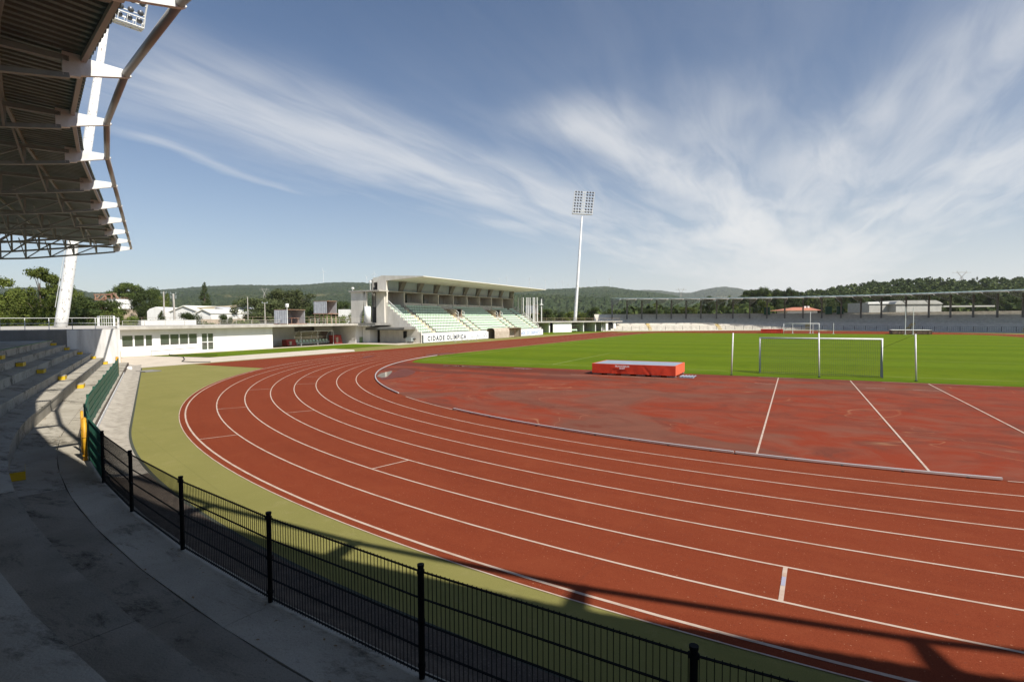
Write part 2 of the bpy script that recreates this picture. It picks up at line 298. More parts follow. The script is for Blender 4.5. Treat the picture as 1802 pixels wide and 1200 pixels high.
# ------------------------------------------------------------------ mesh helpers
class MB:
    def __init__(s): s.v = []; s.f = []
    def quad(s, a, b, c, d):
        n = len(s.v); s.v += [tuple(a), tuple(b), tuple(c), tuple(d)]; s.f.append((n, n+1, n+2, n+3)); return s
    def hexa(s, p):   # 8 points: bottom 4 ccw, top 4 ccw
        n = len(s.v); s.v += [tuple(q) for q in p]
        s.f += [(n+3,n+2,n+1,n), (n+4,n+5,n+6,n+7)] + [(n+i, n+(i+1)%4, n+4+(i+1)%4, n+4+i) for i in range(4)]; return s
    def box(s, x0, x1, y0, y1, z0, z1):
        return s.hexa([(x0,y0,z0),(x1,y0,z0),(x1,y1,z0),(x0,y1,z0),(x0,y0,z1),(x1,y0,z1),(x1,y1,z1),(x0,y1,z1)])
    def bar(s, a, b, w, h=None, upv=(0,0,1)):   # rectangular bar between two points
        a = Vector(a); b = Vector(b); h = h or w; d = (b-a).normalized(); u = Vector(upv)
        if abs(d.dot(u)) > .99: u = Vector((1,0,0))
        sx = d.cross(u).normalized()*(w/2); sy = sx.cross(d).normalized()*(h/2)
        return s.hexa([a-sx-sy, a+sx-sy, a+sx+sy, a-sx+sy, b-sx-sy, b+sx-sy, b+sx+sy, b-sx+sy])
    def tube(s, pts, r, n=8, caps=True):
        pts = [Vector(p) for p in pts]; rs = r if isinstance(r, (list, tuple)) else [r]*len(pts); base = len(s.v)
        pu = None
        for i, p in enumerate(pts):
            d = (pts[min(i+1, len(pts)-1)]-pts[max(i-1, 0)]).normalized()
            u = Vector((0,0,1)) if abs(d.z) < .95 else Vector((1,0,0))
            x = d.cross(u).normalized(); y = x.cross(d).normalized()
            for k in range(n):
                a = 2*pi*k/n; s.v.append(tuple(p + (x*cos(a)+y*sin(a))*rs[i]))
        for i in range(len(pts)-1):
            for k in range(n):
                a = base+i*n+k; b2 = base+i*n+(k+1)%n; s.f.append((a, b2, b2+n, a+n))
        if caps: s.f.append(tuple(base+k for k in range(n))[::-1]); s.f.append(tuple(base+(len(pts)-1)*n+k for k in range(n)))
        return s
    def prism(s, poly, z0, z1):
        n = len(s.v); k = len(poly); s.v += [(p[0],p[1],z0) for p in poly]+[(p[0],p[1],z1) for p in poly]
        s.f += [tuple(range(n+k-1, n-1, -1)), tuple(range(n+k, n+2*k))]+[(n+i, n+(i+1)%k, n+k+(i+1)%k, n+k+i) for i in range(k)]; return s
    def extr(s, prof, fa, fb):   # profile points mapped by fa and fb, joined
        n = len(s.v); k = len(prof); s.v += [tuple(fa(*p)) for p in prof]+[tuple(fb(*p)) for p in prof]
        s.f += [tuple(range(n+k-1, n-1, -1)), tuple(range(n+k, n+2*k))]+[(n+i, n+(i+1)%k, n+k+(i+1)%k, n+k+i) for i in range(k)]; return s
    def build(s, name, m, parent=None, smooth=False):
        me = bpy.data.meshes.new(name); me.from_pydata(s.v, [], s.f); me.update()
        for x in (m if isinstance(m, (list, tuple)) else [m]): me.materials.append(x)
        if smooth: me.polygons.foreach_set('use_smooth', [True]*len(me.polygons))
        o = bpy.data.objects.new(name, me); col.objects.link(o)
        if parent: o.parent = parent
        return o
def fix(o):
    import bmesh
    b = bmesh.new(); b.from_mesh(o.data); bmesh.ops.recalc_face_normals(b, faces=b.faces); b.to_mesh(o.data); b.free(); return o
def tag(o, label=None, cat=None, group=None, kind=None):
    for k, v in (('label', label), ('category', cat), ('group', group), ('kind', kind)):
        if v: o[k] = v
    return o
def empty(name, loc=(0,0,0), label=None, cat=None, group=None):
    o = bpy.data.objects.new(name, None); col.objects.link(o); o.location = loc; o.empty_display_size = .5; return tag(o, label, cat, group)
def local(o): # parts are built in world coordinates: keep them there under a moved empty
    for c in col.objects:
        if c.parent == o: c.matrix_parent_inverse = Matrix.Translation(o.location).inverted() if o.rotation_euler.z == 0 else o.matrix_basis.inverted()
def copy_tree(o, parent=None):
    c = o.copy(); col.objects.link(c); c.parent = parent
    for ch in [x for x in col.objects if x.parent == o]: copy_tree(ch, c)
    return c
def struct(o): o['kind'] = 'structure'; return o
def sheet(name, polys, z, m):
    b = MB()
    for p in polys:
        n = len(b.v); b.v += [(q[0], q[1], z) for q in p]; b.f.append(tuple(range(n, n+len(p))))
    return struct(b.build(name, m))
def ringpts(r, a0, a1, n, cy=0.0): return [(r*cos(a0+(a1-a0)*i/n), cy+r*sin(a0+(a1-a0)*i/n)) for i in range(n+1)]
def band(pa, pb): return [[pa[i], pa[i+1], pb[i+1], pb[i]] for i in range(len(pa)-1)]

# ------------------------------------------------------------------ ground, track, pitch
LS = 84.39
def oval(r, n=96):   # closed stadium outline, counter-clockwise
    return ringpts(r, 0, pi, n, LS) + ringpts(r, pi, 2*pi, n) + [(r, LS)]
sheet('ground', [[(-1500,-700),(1500,-700),(1500,2500),(-1500,2500)]], -.06, LAND)
sheet('synthetic_turf', [[(-56.4,-50),(56.4,-50),(56.4,134),(-56.4,134)]], 0.0, TURF)
sheet('running_track', band(oval(36.4), oval(46.46)), .004, TRACK)
sheet('sprint_chute', [[(-50,-22.5)]+[(-math.sqrt(46.40**2-y**2), y) for y in [-22.5+22.5*i/30 for i in range(31)]]+[(-46.4,107),(-50,107)]], .0065, TRACK)
dz = [(x, y) for x, y in ringpts(36.42, pi+R(.1), 2*pi-R(.1), 96)]
a13 = math.asin(13.2/36.5)
south = [p for p in ringpts(36.4, pi+.0001, 2*pi-.0001, 120)]
sheet('event_area', [south], .008, DZ)
sheet('far_event_area', [[(x, LS-y) for x, y in south][::-1]], .008, TRACK)
g = [(-36.0,-5.0)]
def grass_outline():
    xl = 36.2
    p = [(-xl,-0.0)]
    for i in range(13): p.append((-xl+ (1-cos(pi/2*i/12))*4.0, -13.2*sin(pi/2*i/12)*1.0))
    p = [(-xl, 0), (-xl,-2), (-35.9,-5.2), (-35.2,-8), (-34.2,-10.6), (-33.0,-12.6), (-31.5,-13.0)]
    south = p + [(-x, y) for x, y in p[::-1]]
    north = [(x, LS-y) for x, y in south[::-1]]
    return south + north
sheet('pitch_grass', [grass_outline()], .012, GRASS)
sheet('grass_strip', [[(-66.0,-17.5),(-57.3,-15),(-57.3,2),(-56.2,14.5),(-66.0,19.5)]], .006, GRASS)
sheet('path', [[(-66.2,-26),(-50.7,-29),(-50.7,-1.2),(-53.4,1.5),(-57.5,2),(-57.5,-16),(-66.2,-17.5)]], .010, PATH)
sheet('apron_strip', [[(-68,-20),(-66.1,-20),(-66.1,19.5),(-68,19.5)], [(-66.1,14.6),(-56.5,14.6),(-56.5,21),(-66.1,21)]], .014, PATH)
# painted lines
lines = []
for k in range(1, 9):
    r1 = 36.5+1.22*k
    if k < 8: lines += band(ringpts(r1-.05, pi-0.0, 2*pi, 140), ringpts(r1, pi, 2*pi, 140)) + band(ringpts(r1-.05, 0, pi, 60, LS), ringpts(r1, 0, pi, 60, LS))
    else: lines += band(ringpts(r1-.06, pi, 2*pi, 140), ringpts(r1+.0, pi, 2*pi, 140)) + band(ringpts(r1-.05, 0, pi, 60, LS), ringpts(r1, 0, pi, 60, LS))
    for sx in (-1, 1):
        y0 = 0 if sx > 0 else -20.5
        lines.append([(sx*r1, 0 if k < 3 or sx > 0 else 0), (sx*r1, LS), (sx*(r1-.05), LS), (sx*(r1-.05), 0)])
lines += band(ringpts(46.44, pi, 2*pi, 140), ringpts(46.47, pi, 2*pi, 140))
lines += [[(-50,-22.5),(-50.05,-22.5),(-50.05,107),(-50,107)]]
sheet('lane_lines', lines, .008, LINE)
lines = []
def seg(a, b, w=.05):
    a = Vector((*a, 0)); b = Vector((*b, 0)); n = (b-a).normalized().cross(Vector((0,0,1)))*(w/2)
    return [tuple((a-n)[:2]), tuple((b-n)[:2]), tuple((b+n)[:2]), tuple((a+n)[:2])]
def rad(a, k0, k1, w=.05):
    r0 = 36.5+1.22*k0; r1 = 36.5+1.22*k1-.05
    return seg((r0*cos(a), r0*sin(a)), (r1*cos(a), r1*sin(a)), w)
for (x, y), k0 in (((-18.73,-40.88),7), ((-11.21,-41.1),5), ((-23.88,-36.68),6), ((-28.52,-31.73),5), ((-20.33,-36.03),4), ((-32.33,-26.31),3), ((-28.27,-28.7),3)):
    lines.append(rad(math.atan2(y, x), k0, k0+1))
sheet('lane_ticks', lines, .0085, LINE)
lines = [rad(math.atan2(-43.72,-1.60), 6, 7, .065)]
sheet('relay_mark', lines, .0085, LINE)
sheet('relay_mark_blue', [[(q[0]*s_, q[1]*s_) for q, s_ in zip(rad(math.atan2(-43.72,-1.60), 6.3, 6.6, .055), (1,1,1,1))]], .0125, mat('blue_line_paint', (.34,.33,.42), .8))
# event area lines, ticks
el = [seg((-2.4,-13.3),(-2.45,-36.2),.06), seg((1.65,-13.3),(1.62,-36.3),.06), seg((5.6,-13.3),(5.45,-35.9),.06),
      seg((-3.6,-17.2),(-2.5,-17.2),.05), seg((2.1,-17.0),(3.0,-17.0),.05), seg((4.3,-17.0),(5.5,-17.0),.05),
      seg((3.3,-13.35),(9.0,-13.35),.06), seg((11.0,-13.35),(30,-13.35),.06), seg((-3.6,-13.35),(-1.5,-13.35),.06),
      seg((-15.6,-17.0),(-8.3,-16.75),.06)]
sheet('event_lines', el, .0165, LINE)
sheet('pitch_edge_line', [seg((-36.55,-3),(-36.55,LS+3),.12)] + band(ringpts(36.42, pi+R(58), pi+R(66.5), 20), ringpts(36.47, pi+R(58), pi+R(66.5), 20)) + band(ringpts(36.42, pi+R(94.9), 2*pi-R(2), 50), ringpts(36.47, pi+R(94.9), 2*pi-R(2), 50)), .0165, LINE)
# pitch markings
pm = []
for yg, s in ((-9.6,1),(94.0,-1)):
    pm += [seg((-34,yg),(34,yg),.10), seg((-20.15,yg),(-20.15,yg+s*16.5),.10), seg((20.15,yg),(20.15,yg+s*16.5),.10), seg((-20.15,yg+s*16.5),(20.15,yg+s*16.5),.10)]
pm += [seg((-34,-9.6),(-34,94),.1), seg((34,-9.6),(34,94),.1), seg((-34,42.2),(34,42.2),.1)]
sheet('pitch_markings', pm, .0145, mat('faded_pitch_chalk', (.26,.29,.12), .9, (.16,.19,.04), .6, 5))
# drainage channel between the fence and the turf
ACM = -2.083
NN = Vector((cos(ACM), sin(ACM), 0)); TT = Vector((sin(ACM), -cos(ACM), 0))
def P(n, s, z=0.0, far=False, mir=False):
    """stand coordinates: n = distance out from the bend centre, s = length along the stand (s<0 on the arc), mirrored for the other end"""
    half = (ACM+pi/2)      # negative angle from the axis to the tangent point
    if s >= 0: v = NN*n + TT*s
    else:
        a = ACM - s/48.45; v = Vector((n*cos(a), n*sin(a), 0))
    x, y = v.x, v.y
    if far: y = LS-y
    return Vector((x, y, z))
SMID = -(-pi/2-ACM)*48.45       # s of the axis point
def PS(n, u, z=0.0, far=False):
    """u runs along the whole stand, 0 on the axis, negative to camera left (-X), positive to +X"""
    s = -u+SMID if u <= 0 else u+SMID
    p = P(n, s, z)
    x = p.x if u <= 0 else -p.x
    return Vector((x, LS-p.y if far else p.y, z))
def strip(name, n0, n1, u0, u1, z0, z1, m, parent=None, du=2.4, far=False, gap=0.0, join=False):
    """slabs bounded by n0..n1, z0..z1 following the stand's line, cut every du"""
    b = MB(); k = max(1, round((u1-u0)/du)); d = (u1-u0)/k; sub = max(1, math.ceil(d/2.5)); cuts = []
    for i in range(k):
        a = u0+i*d+(gap/2 if i else 0); c = u0+(i+1)*d-(gap/2 if i < k-1 else 0)
        cuts += [(a+(c-a)*q/sub, a+(c-a)*(q+1)/sub) for q in range(sub)]
    for a, c in cuts:
        b.hexa([PS(n0,a,z0,far), PS(n0,c,z0,far), PS(n1,c,z0,far), PS(n1,a,z0,far), PS(n0,a,z1,far), PS(n0,c,z1,far), PS(n1,c,z1,far), PS(n1,a,z1,far)])
    o = b.build(name, m, parent); fix(o)
    return o
UE = -(34.6 - SMID)          # u at the left end of the stand (s = 37)
UR = -UE
ch = MB(); cg = MB(); us = [UE + (UR-UE)*i/120 for i in range(121)]
for i in range(120):
    for (na, za, nb, zb) in ((48.08,.002,48.12,.055),(48.12,.055,48.50,.02),(48.50,.02,48.56,.02),(48.56,.02,48.80,.075),(48.80,.075,48.99,.14)):
        (ch if us[i] < -17.0 else cg).quad(PS(na,us[i],za), PS(na,us[i+1],za), PS(nb,us[i+1],zb), PS(nb,us[i],zb))
struct(ch.build('drainage_channel', mat('channel_concrete', (.46,.41,.34), .9, (.30,.265,.22), 2.5, 8, .3, 30, color3=(.20,.17,.13), s3=5, lo3=.6, hi3=.8)))
struct(cg.build('gravel_channel', GRAV))
rm = MB()
for i in range(120): rm.quad(PS(48.0,us[i],.006), PS(48.0,us[i+1],.006), PS(48.079,us[i+1],.006), PS(48.079,us[i],.006))
struct(rm.build('channel_edge', mat('dark_turf_edging', (.05,.055,.04), .9)))

# ------------------------------------------------------------------ the two curved stands
TIERS = [(50.80,.8),(51.60,1.2),(52.50,1.6),(53.35,2.0),(54.20,2.4)]
UPPER = [(58.0+.8*i, 2.85+.40*i) for i in range(6)]
def terrace(far, label):
    CONC = PALEC if far else MT['terrace_concrete']; CONCD = MT['pale_stand_concrete'] if far else MT['grey_concrete']
    t = empty('curved_terrace', (0, LS if far else 0, 0), label, 'stand', 'curved concrete stands behind the two bends')
    ua, ub = (UE, UR+(24 if far else 0))
    strip('walkway', 49.10, 49.86, ua, ub, -.3, .30, PALEC if far else CONCO, t, 7.4, far, .006)
    if not far: strip('walkway', 49.872, 50.80, ua, -15.6, -.3, .297, CONC, t, 7.4, far, .008)  # sunlit length keeps the lighter concrete
    strip('walkway', 49.872, 50.80, ua if far else -15.59, ub, -.3, .297, PALEC if far else CONCM, t, 7.4, far, .008)  # near side: length under the roof shade takes the copy with shade in its colour
    for i, (n, z) in enumerate(TIERS):
        n2 = TIERS[i+1][0] if i < 4 else 58.0
        o = strip('tier', n, n2+.02, ua, ub, -.3, z-.09, CONC, t, 4.9, far, .010)
        if i == 0 and not far:
            strip('tier_edge', n-.025, n2-.03, ua, -14.1, z-.087, z, CONC, t, 4.9, far, .010); strip('tier_edge', n-.025, n2-.03, -14.09, ub, z-.087, z, CONCM, t, 7.0, far, .010)  # tier edge split the same way: lighter in sun, shade-darkened copy beyond
        else: o = strip('tier_edge', n-.025, n2-.03 if i < 4 else 58.0, ua, ub, z-.087, z, CONC, t, 4.9, far, .010)
        if i == 4: strip('green_edge_stripe', n-.03, n+.16, ua, ub, z+.003, z+.006, mat('green_edge_paint', (.13,.26,.05), .8), t, 2.45, far)
    for i, (n, z) in enumerate(UPPER):
        strip('upper_tier', n, 63.2, ua, ub, (UPPER[i-1][1] if i else 2.4)+.003, z, CONCD, t, 4.9, far, .02)
    strip('back_wall', 62.8, 63.1, ua, ub, UPPER[-1][1]+.003, 5.35, CONCD, t, 4.9, far, .02)
    wm = STAINW
    # end walls
    for sg, u in ((-1, ua), (1, ub)):
        b = MB(); e0, e1 = (u-.3, u-.004) if sg < 0 else (u+.004, u+.3)
        pa = [PS(n_, e, 0, far) for n_ in (49.6, 53.25) for e in (e0, e1)]
        b.hexa([(*pa[0][:2],-.3),(*pa[1][:2],-.3),(*pa[3][:2],-.3),(*pa[2][:2],-.3),(*pa[0][:2],3.25),(*pa[1][:2],3.25),(*pa[3][:2],3.25),(*pa[2][:2],3.25)])
        o = b.build('end_wall', wm, t); fix(o)
        b = MB(); pa = [PS(n_, e, 0, far) for n_ in (53.26, 63.1) for e in (e0-sg*-1.2 if False else e0, e1)]
        b.hexa([(*pa[0][:2],1.4),(*pa[1][:2],1.4),(*pa[3][:2],1.4),(*pa[2][:2],1.4),(*pa[0][:2],3.22),(*pa[1][:2],3.22),(*pa[3][:2],3.22),(*pa[2][:2],3.22)])
        o = b.build('concourse_wall', CONCD, t); fix(o)
    local(t)
    return t
near_t = terrace(False, 'near curved terrace of grey concrete steps under the shaded roof')
far_t = terrace(True, 'far curved terrace of grey concrete steps beyond the opposite bend')
b = MB()
fw = strip('fence_wall_face', 49.02, 49.098, UE, UR, -.1, .27, GRAV, near_t, 6)
# yellow marked step blocks of the aisles
def step_block(i, n, z, u, w, label, far=False):
    e = empty('step_block', PS(n-.15, u, z, far), label, 'step', 'yellow marked aisle steps on the terraces')
    h = .2; q = [PS(n-.32, u-w/2, 0, far), PS(n-.32, u+w/2, 0, far), PS(n-.03, u+w/2, 0, far), PS(n-.03, u-w/2, 0, far)]
    b = MB(); b.hexa([(*p[:2], z+.004) for p in q]+[(*p[:2], z+h) for p in q]); o = b.build('painted_block', YELL, e); fix(o)
    q = [PS(n-.315, u-w/2+.005, 0, far), PS(n-.315, u+w/2-.005, 0, far), PS(n-.035, u+w/2-.005, 0, far), PS(n-.035, u-w/2+.005, 0, far)]
    b = MB(); b.hexa([(*p[:2], z+h+.002) for p in q]+[(*p[:2], z+h+.025) for p in q]); o = b.build('tread', CONC, e); fix(o); local(e)
s2u = lambda s: -(s-SMID)
LV = [(50.80,.3),(51.60,.8),(52.50,1.2),(53.35,1.6),(54.20,2.0)]
ords = ['lowest','second lowest','middle','second highest','highest']
step_block(0, 50.80, .3, s2u(-7.3), .85, 'large yellow step block at the foot of the shaded terrace nearest the camera')
for j, (s_, nm) in enumerate(((13.7, 'central aisle of the near terrace'),)):
    for i, (n, z) in enumerate(LV): step_block(i, n, z, s2u(s_+i*.15), .85, '%s yellow step block in the %s' % (ords[i], nm))
for i, (n, z) in enumerate(LV): step_block(i, n, z, s2u(33.6), .85, '%s yellow step block beside the white end wall of the near terrace' % ords[i])
for a_, nm in ((-44,'left'),(-22,'left of centre'),(2,'centre'),(26,'right of centre'),(50,'right')):
    for i, (n, z) in enumerate(LV[:5]): step_block(i, n, z, a_+ (i*0), 1.1, '%s yellow step of the %s aisle on the far terrace' % (ords[i], nm), True)

for u_, nm in ((-15.5,'left'),(-1.6,'middle'),(0.8,'right')):
    p = PS(61.5, u_+8, 0, True); b = MB(); b.box(p.x-.9,p.x+.9,p.y-.8,p.y+.8,4.9,7.2); b.box(p.x-1.0,p.x+1.0,p.y-.9,p.y+.9,7.21,7.35); o = b.build('green_booth', GREENS); tag(o, '%s dark green booth at the top of the far terrace' % nm, 'booth', 'dark green booths on the far terrace')
# roofs: trusses on columns, corrugated sheets, front tube
def truss_parts(u, parent, far):
    b = MB(); f = lambda n, z: PS(n, u, z, far)
    tv = (PS(50, u+.01, 0, far)-PS(50, u-.01, 0, far)).normalized()*.06
    # solid tapered nose
    def plate(poly, hw):
        d = tv/.06*hw
        b.extr(poly, lambda n, z: f(n, z)-d, lambda n, z: f(n, z)+d)
    plate([(48.33,9.80),(48.38,9.76),(49.37,9.52),(49.37,9.96),(48.5,9.92),(48.38,9.88)], .05)
    plate([(49.3,9.50),(49.62,9.455),(49.62,9.98),(49.3,9.98)], .07)
    o = b.build('truss_nose', WHITE, parent); fix(o)
    b = MB(); top = lambda n: 9.88; bot = [(49.5,9.48),(50.7,9.28),(52.1,9.07),(53.5,8.86),(54.9,8.66),(56.3,8.56),(57.7,8.52),(59.1,8.5),(60.2,8.5)]
    b.bar(f(49.5,9.84), f(62.6,9.84), .14, .12)
    for i in range(len(bot)-1): b.bar(f(*bot[i]), f(*bot[i+1]), .14, .11)
    ns = [b_[0] for b_ in bot][1:]
    for i, n in enumerate(ns):
        zb = bot[i+1][1]; b.bar(f(n, zb), f(n, 9.84), .09, .09)
        if i < len(ns)-1: b.bar(f(n, 9.82), f(ns[i+1], bot[i+2][1]), .07, .07)
    o = b.build('truss', STEEL, parent); fix(o)
    b = MB(); b.bar(f(60.2, 2.4+.6), f(60.2, 9.8), .42, .42); b.bar(f(60.2,7.6), f(57.7,8.5), .14); o = b.build('column', CONCD if far else STEEL, parent); fix(o)
def roof(far, label, trs, sheet_u, full):
    t = empty('stand_roof', (0, LS if far else 0, 9.8), label, 'roof', 'cantilevered roofs of the curved stands')
    for u in trs: truss_parts(u, t, far)
    # front tube through the noses
    for i in range(len(trs)-1):
        b = MB(); b.tube([PS(48.45, trs[i], 9.83, far), PS(48.45, trs[i+1], 9.83, far)], .085, 10); b.build('front_tube', TUBE, t, True)
    # corrugated sheet: ribs run across the trusses' direction (along the stand)
    for i in range(len(trs)-1):
        u0, u1 = trs[i], trs[i+1]
        if u0 < sheet_u[0]-.1 or u1 > sheet_u[1]+.1: continue
        b = MB(); zr = lambda n: 9.99+.055*(n-49.32); step = .25 if full else 1.2; L_ = u1-u0; k = max(2, int(L_/step)); st = L_/k; cs = []
        for q in range(k): cs += [(u0+q*st, 0), (u0+(q+.42)*st, 0), (u0+(q+.55)*st, .055), (u0+(q+.87)*st, .055)]
        cs.append((u1, 0)); LP = lambda n_, c_: PS(n_,u0,zr(n_)+c_[1],far).lerp(PS(n_,u1,zr(n_)+c_[1],far), (c_[0]-u0)/(u1-u0))
        for c0, c1_ in zip(cs, cs[1:]):
            for na, nb in ((49.10, 54), (54, 58.5), (58.5, 63.0)): b.quad(LP(na,c0), LP(na,c1_), LP(nb,c1_), LP(nb,c0))
        b.build('roof_sheet', SHEET, t)
        b = MB(); b.hexa([PS(49.19,u0,9.85,far),PS(49.19,u1,9.85,far),PS(49.29,u1,9.85,far),PS(49.29,u0,9.85,far),PS(49.19,u0,9.965,far),PS(49.19,u1,9.965,far),PS(49.29,u1,9.965,far),PS(49.29,u0,9.965,far)])
        o = b.build('edge_beam', TUBE if not far else ROOFW, t); fix(o)
    b = MB()
    for i in range(len(trs)-1):
        for n in (50.7,53.5,56.3,59.1,61.8): z = 9.93+.055*(n-49.32); b.bar(PS(n,trs[i],z,far), PS(n,trs[i+1],z,far), .08, .1)
        # knee braces between trusses
        if full:
            for n in (50.7, 52.1, 53.5, 54.9):
                b.bar(PS(n, trs[i], 9.25-.15*(n-50.7), far), PS(n, (trs[i]+trs[i+1])/2, 9.86, far), .055)
    o = b.build('purlins', STEEL, t); fix(o)
    local(t)
    return t
_ls = [s*1.176 if s > 0 else s for s in [-12.998+4.2*i for i in range(-3, 10)]]
left = sorted(s2u(s) for s in _ls if s2u(s) < 0)
right = [left[-1]+4.2*i for i in range(1, 6)]; right = [u for u in right if u < 24.8]; right += [right[-1]+4.94*i for i in range(1, 8)]
trs = left + right
roof(False, 'near cantilevered stand roof of dark corrugated sheet on white-tipped trusses', trs, (left[0], trs[-1]), True)
trf = trs+[trs[-1]+4.94*i for i in range(1, 6)]
roof(True, 'far cantilevered stand roof seen as a thin pale line on columns', trf, (left[0], trf[-1]), False)

# fences round the bends
def fence(far, label, u0, u1, screen, detail=True):
    t = empty('mesh_fence', (0, LS if far else 0, 0), label, 'fence', 'mesh fences in front of the curved terraces')
    n = 49.2; zb, zt = .30, 1.42
    a0 = (-108.39+90)/180*pi*48.45; us = [a0+3.17/180*pi*48.45*i for i in range(-40, 80)]
    us = [u for u in us if u0 <= u <= u1]
    for u in us:
        b = MB(); c = PS(n, u, 0, far); tv = (PS(n,u+.01,0,far)-PS(n,u-.01,0,far)).normalized(); nv = Vector((-tv.y, tv.x, 0))
        def rbox(x0,x1,y0,y1,z0,z1):
            q = [c+tv*a+nv*b_ for a, b_ in ((x0,y0),(x1,y0),(x1,y1),(x0,y1))]; b.hexa([(*p[:2],z0) for p in q]+[(*p[:2],z1) for p in q])
        inscreen = screen[0] <= u <= screen[1]
        b.tube([c+Vector((0,0,zb-.02)), c+Vector((0,0,zt+.05))], .032, 10)
        b.tube([c+Vector((0,0,zt+.05)), c+Vector((0,0,zt+.075))], .037, 10)
        for z in (zb+.12, zb+.58, zt-.02): b.tube([c+Vector((0,0,z)), c+Vector((0,0,z+.035))], .041, 10)
        b.build('post', GREENS if inscreen else BLACKM, t)
    for i in range(len(us)-1):
        ua, ub = us[i]+.04, us[i+1]-.04; um = (ua+ub)/2; pa = PS(n, ua, 0, far); pb = PS(n, ub, 0, far)
        sc_ = screen[0] <= um <= screen[1]
        b = MB(); L_ = (pb-pa).length; d = (pb-pa)/L_; ph = Vector((-d.y, d.x, 0))
        def V_(x, z, off=0): p = pa+d*x+ph*off; return (p.x, p.y, z)
        hz = [zb+.06, zb+.32, zb+.58, zb+.84, zt]
        if detail:
            k = int(L_/.055)
            for j in range(k+1):
                x = L_*j/k; b.bar(V_(x, zb+.03), V_(x, zt+.02), .006)
            for z in hz:
                b.bar(V_(0,z,.007), V_(L_,z,.007), .009); b.bar(V_(0,z-.001,-.007), V_(L_,z-.001,-.007), .009)
        else:
            for z in hz[::2]: b.bar(V_(0,z), V_(L_,z), .03)
            for j in range(7): b.bar(V_(L_*j/6,zb), V_(L_*j/6,zt), .02)
        b.build('mesh_panel', BLACKM if not sc_ else GREENS, t)
        if sc_:
            b = MB()
            for z0, z1 in ((zb+.07,zb+.315),(zb+.33,zb+.575),(zb+.59,zb+.835),(zb+.85,zt-.01)):
                b.hexa([V_(.01,z0,.012),V_(L_-.01,z0,.012),V_(L_-.01,z0,.02),V_(.01,z0,.02),V_(.01,z1,.03),V_(L_-.01,z1,.03),V_(L_-.01,z1,.038),V_(.01,z1,.038)])
            o = b.build('screen_slats', GREENS, t); fix(o)
    local(t)
    return t
ulast = s2u(21.3)
fence(False, 'dark green mesh fence curving along the edge of the near terrace', ulast-.2, 30, (-60, s2u(-8.0)))
fence(True, 'thin metal fence along the foot of the far terrace', UE+1, UR+22, (0, -1), False)
def bollard(u, n, r, h, label, z=.3):
    p = PS(n, u, z); b = MB(); b.tube([p, p+Vector((0,0,h))], r, 14); b.tube([p+Vector((0,0,h)), p+Vector((0,0,h+.03))], [r, r*.5], 14)
    for zz in (.12, h*.55): b.tube([p+Vector((0,0,zz)), p+Vector((0,0,zz+.03))], r+.008, 14)
    o = b.build('yellow_post', YELLP, None, True); tag(o, label, 'post', 'yellow posts of the terrace fence')
bollard(s2u(-6.5), 49.29, .052, 1.12, 'nearer stout yellow post standing in the gap of the green fence')
bollard(s2u(-5.3), 49.29, .036, 1.15, 'slimmer yellow post just behind another in the gap of the green fence')
bollard(s2u(21.6), 49.30, .09, 1.2, 'yellow post at the far end of the green screened fence')
# thin yellow gate frame by the end of the fence
b = MB(); pts = [(-55.6,-26.4),(-58.9,-24.0)]
(xa,ya),(xb,yb) = pts
b.bar((xa,ya,0),(xa,ya,1.1),.05); b.bar((xb,yb,0),(xb,yb,1.1),.05); b.bar((xa,ya,.06),(xb,yb,.06),.05); b.bar((xa,ya,1.08),(xb,yb,1.08),.03)
o = b.build('gate_frame', YELLP); tag(o, 'thin yellow tube gate frame in front of the white clubhouse wall', 'gate')
# white lower face of the kerb wall under the green screen
strip('painted_wall_face', 48.995, 49.018, s2u(24), s2u(-4), -.05, .27, STAINW, near_t, 6)
b = MB(); b.box(-47.3,-46.0,-28.9,-27.7,.012,.07); o = b.build('drain_cover', CONCD); tag(o, 'small grey slab lying on the corner of the olive turf', 'slab')
b = MB(); cpts = [(-48.9,-28.2),(-48.75,-28.4)]; b.tube([(-49.3,-28.3,.18),(-49.3,-28.3,.3)], [.2,.12], 10); b.tube([(-49.3,-28.3,0),(-49.3,-28.3,.18)], [.17,.2], 10); o = b.build('white_bucket', WALLW); tag(o, 'small white rounded bucket at the end of the drainage channel', 'bucket')

# aluminium kerb of the track
def kerb(a0, a1, label, r=36.45):
    b = MB(); k = max(8, int((a1-a0)/R(1))); prof = []
    pts = [((r)*cos(a0+(a1-a0)*i/k), r*sin(a0+(a1-a0)*i/k)) for i in range(k+1)]
    for i in range(k):
        (x0,y0),(x1,y1) = pts[i], pts[i+1]; s0 = (r-.06)/r; s1 = (r+.0)/r
        b.hexa([(x0*s0,y0*s0,.035),(x1*s0,y1*s0,.035),(x1*s1,y1*s1,.035),(x0*s1,y0*s1,.035),(x0*s0,y0*s0,.085),(x1*s0,y1*s0,.085),(x1*s1,y1*s1,.085),(x0*s1,y0*s1,.085)])
    e = empty('track_kerb', (*pts[k//2],.05), label, 'kerb', 'raised aluminium kerb lengths of the inner lane')
    o = b.build('rail', ALU, e); fix(o)
    b = MB()
    for i in range(0, k, 2):
        x, y = pts[i]; b.box(x*.9995-.03,x*.9995+.03,y*.9995-.03,y*.9995+.03,.004,.036)
    b.build('feet', DARK, e); local(e)
an = lambda x, y: math.atan2(y, x)
kerb(an(-3.0,-36.2)-R(.0)-0, an(3.0,-36.14), 'short kerb length in front of the middle of the event area')
kerb(an(-14.8,-33.2), an(-3.05,-36.2), 'long kerb length curving along the left part of the event area')
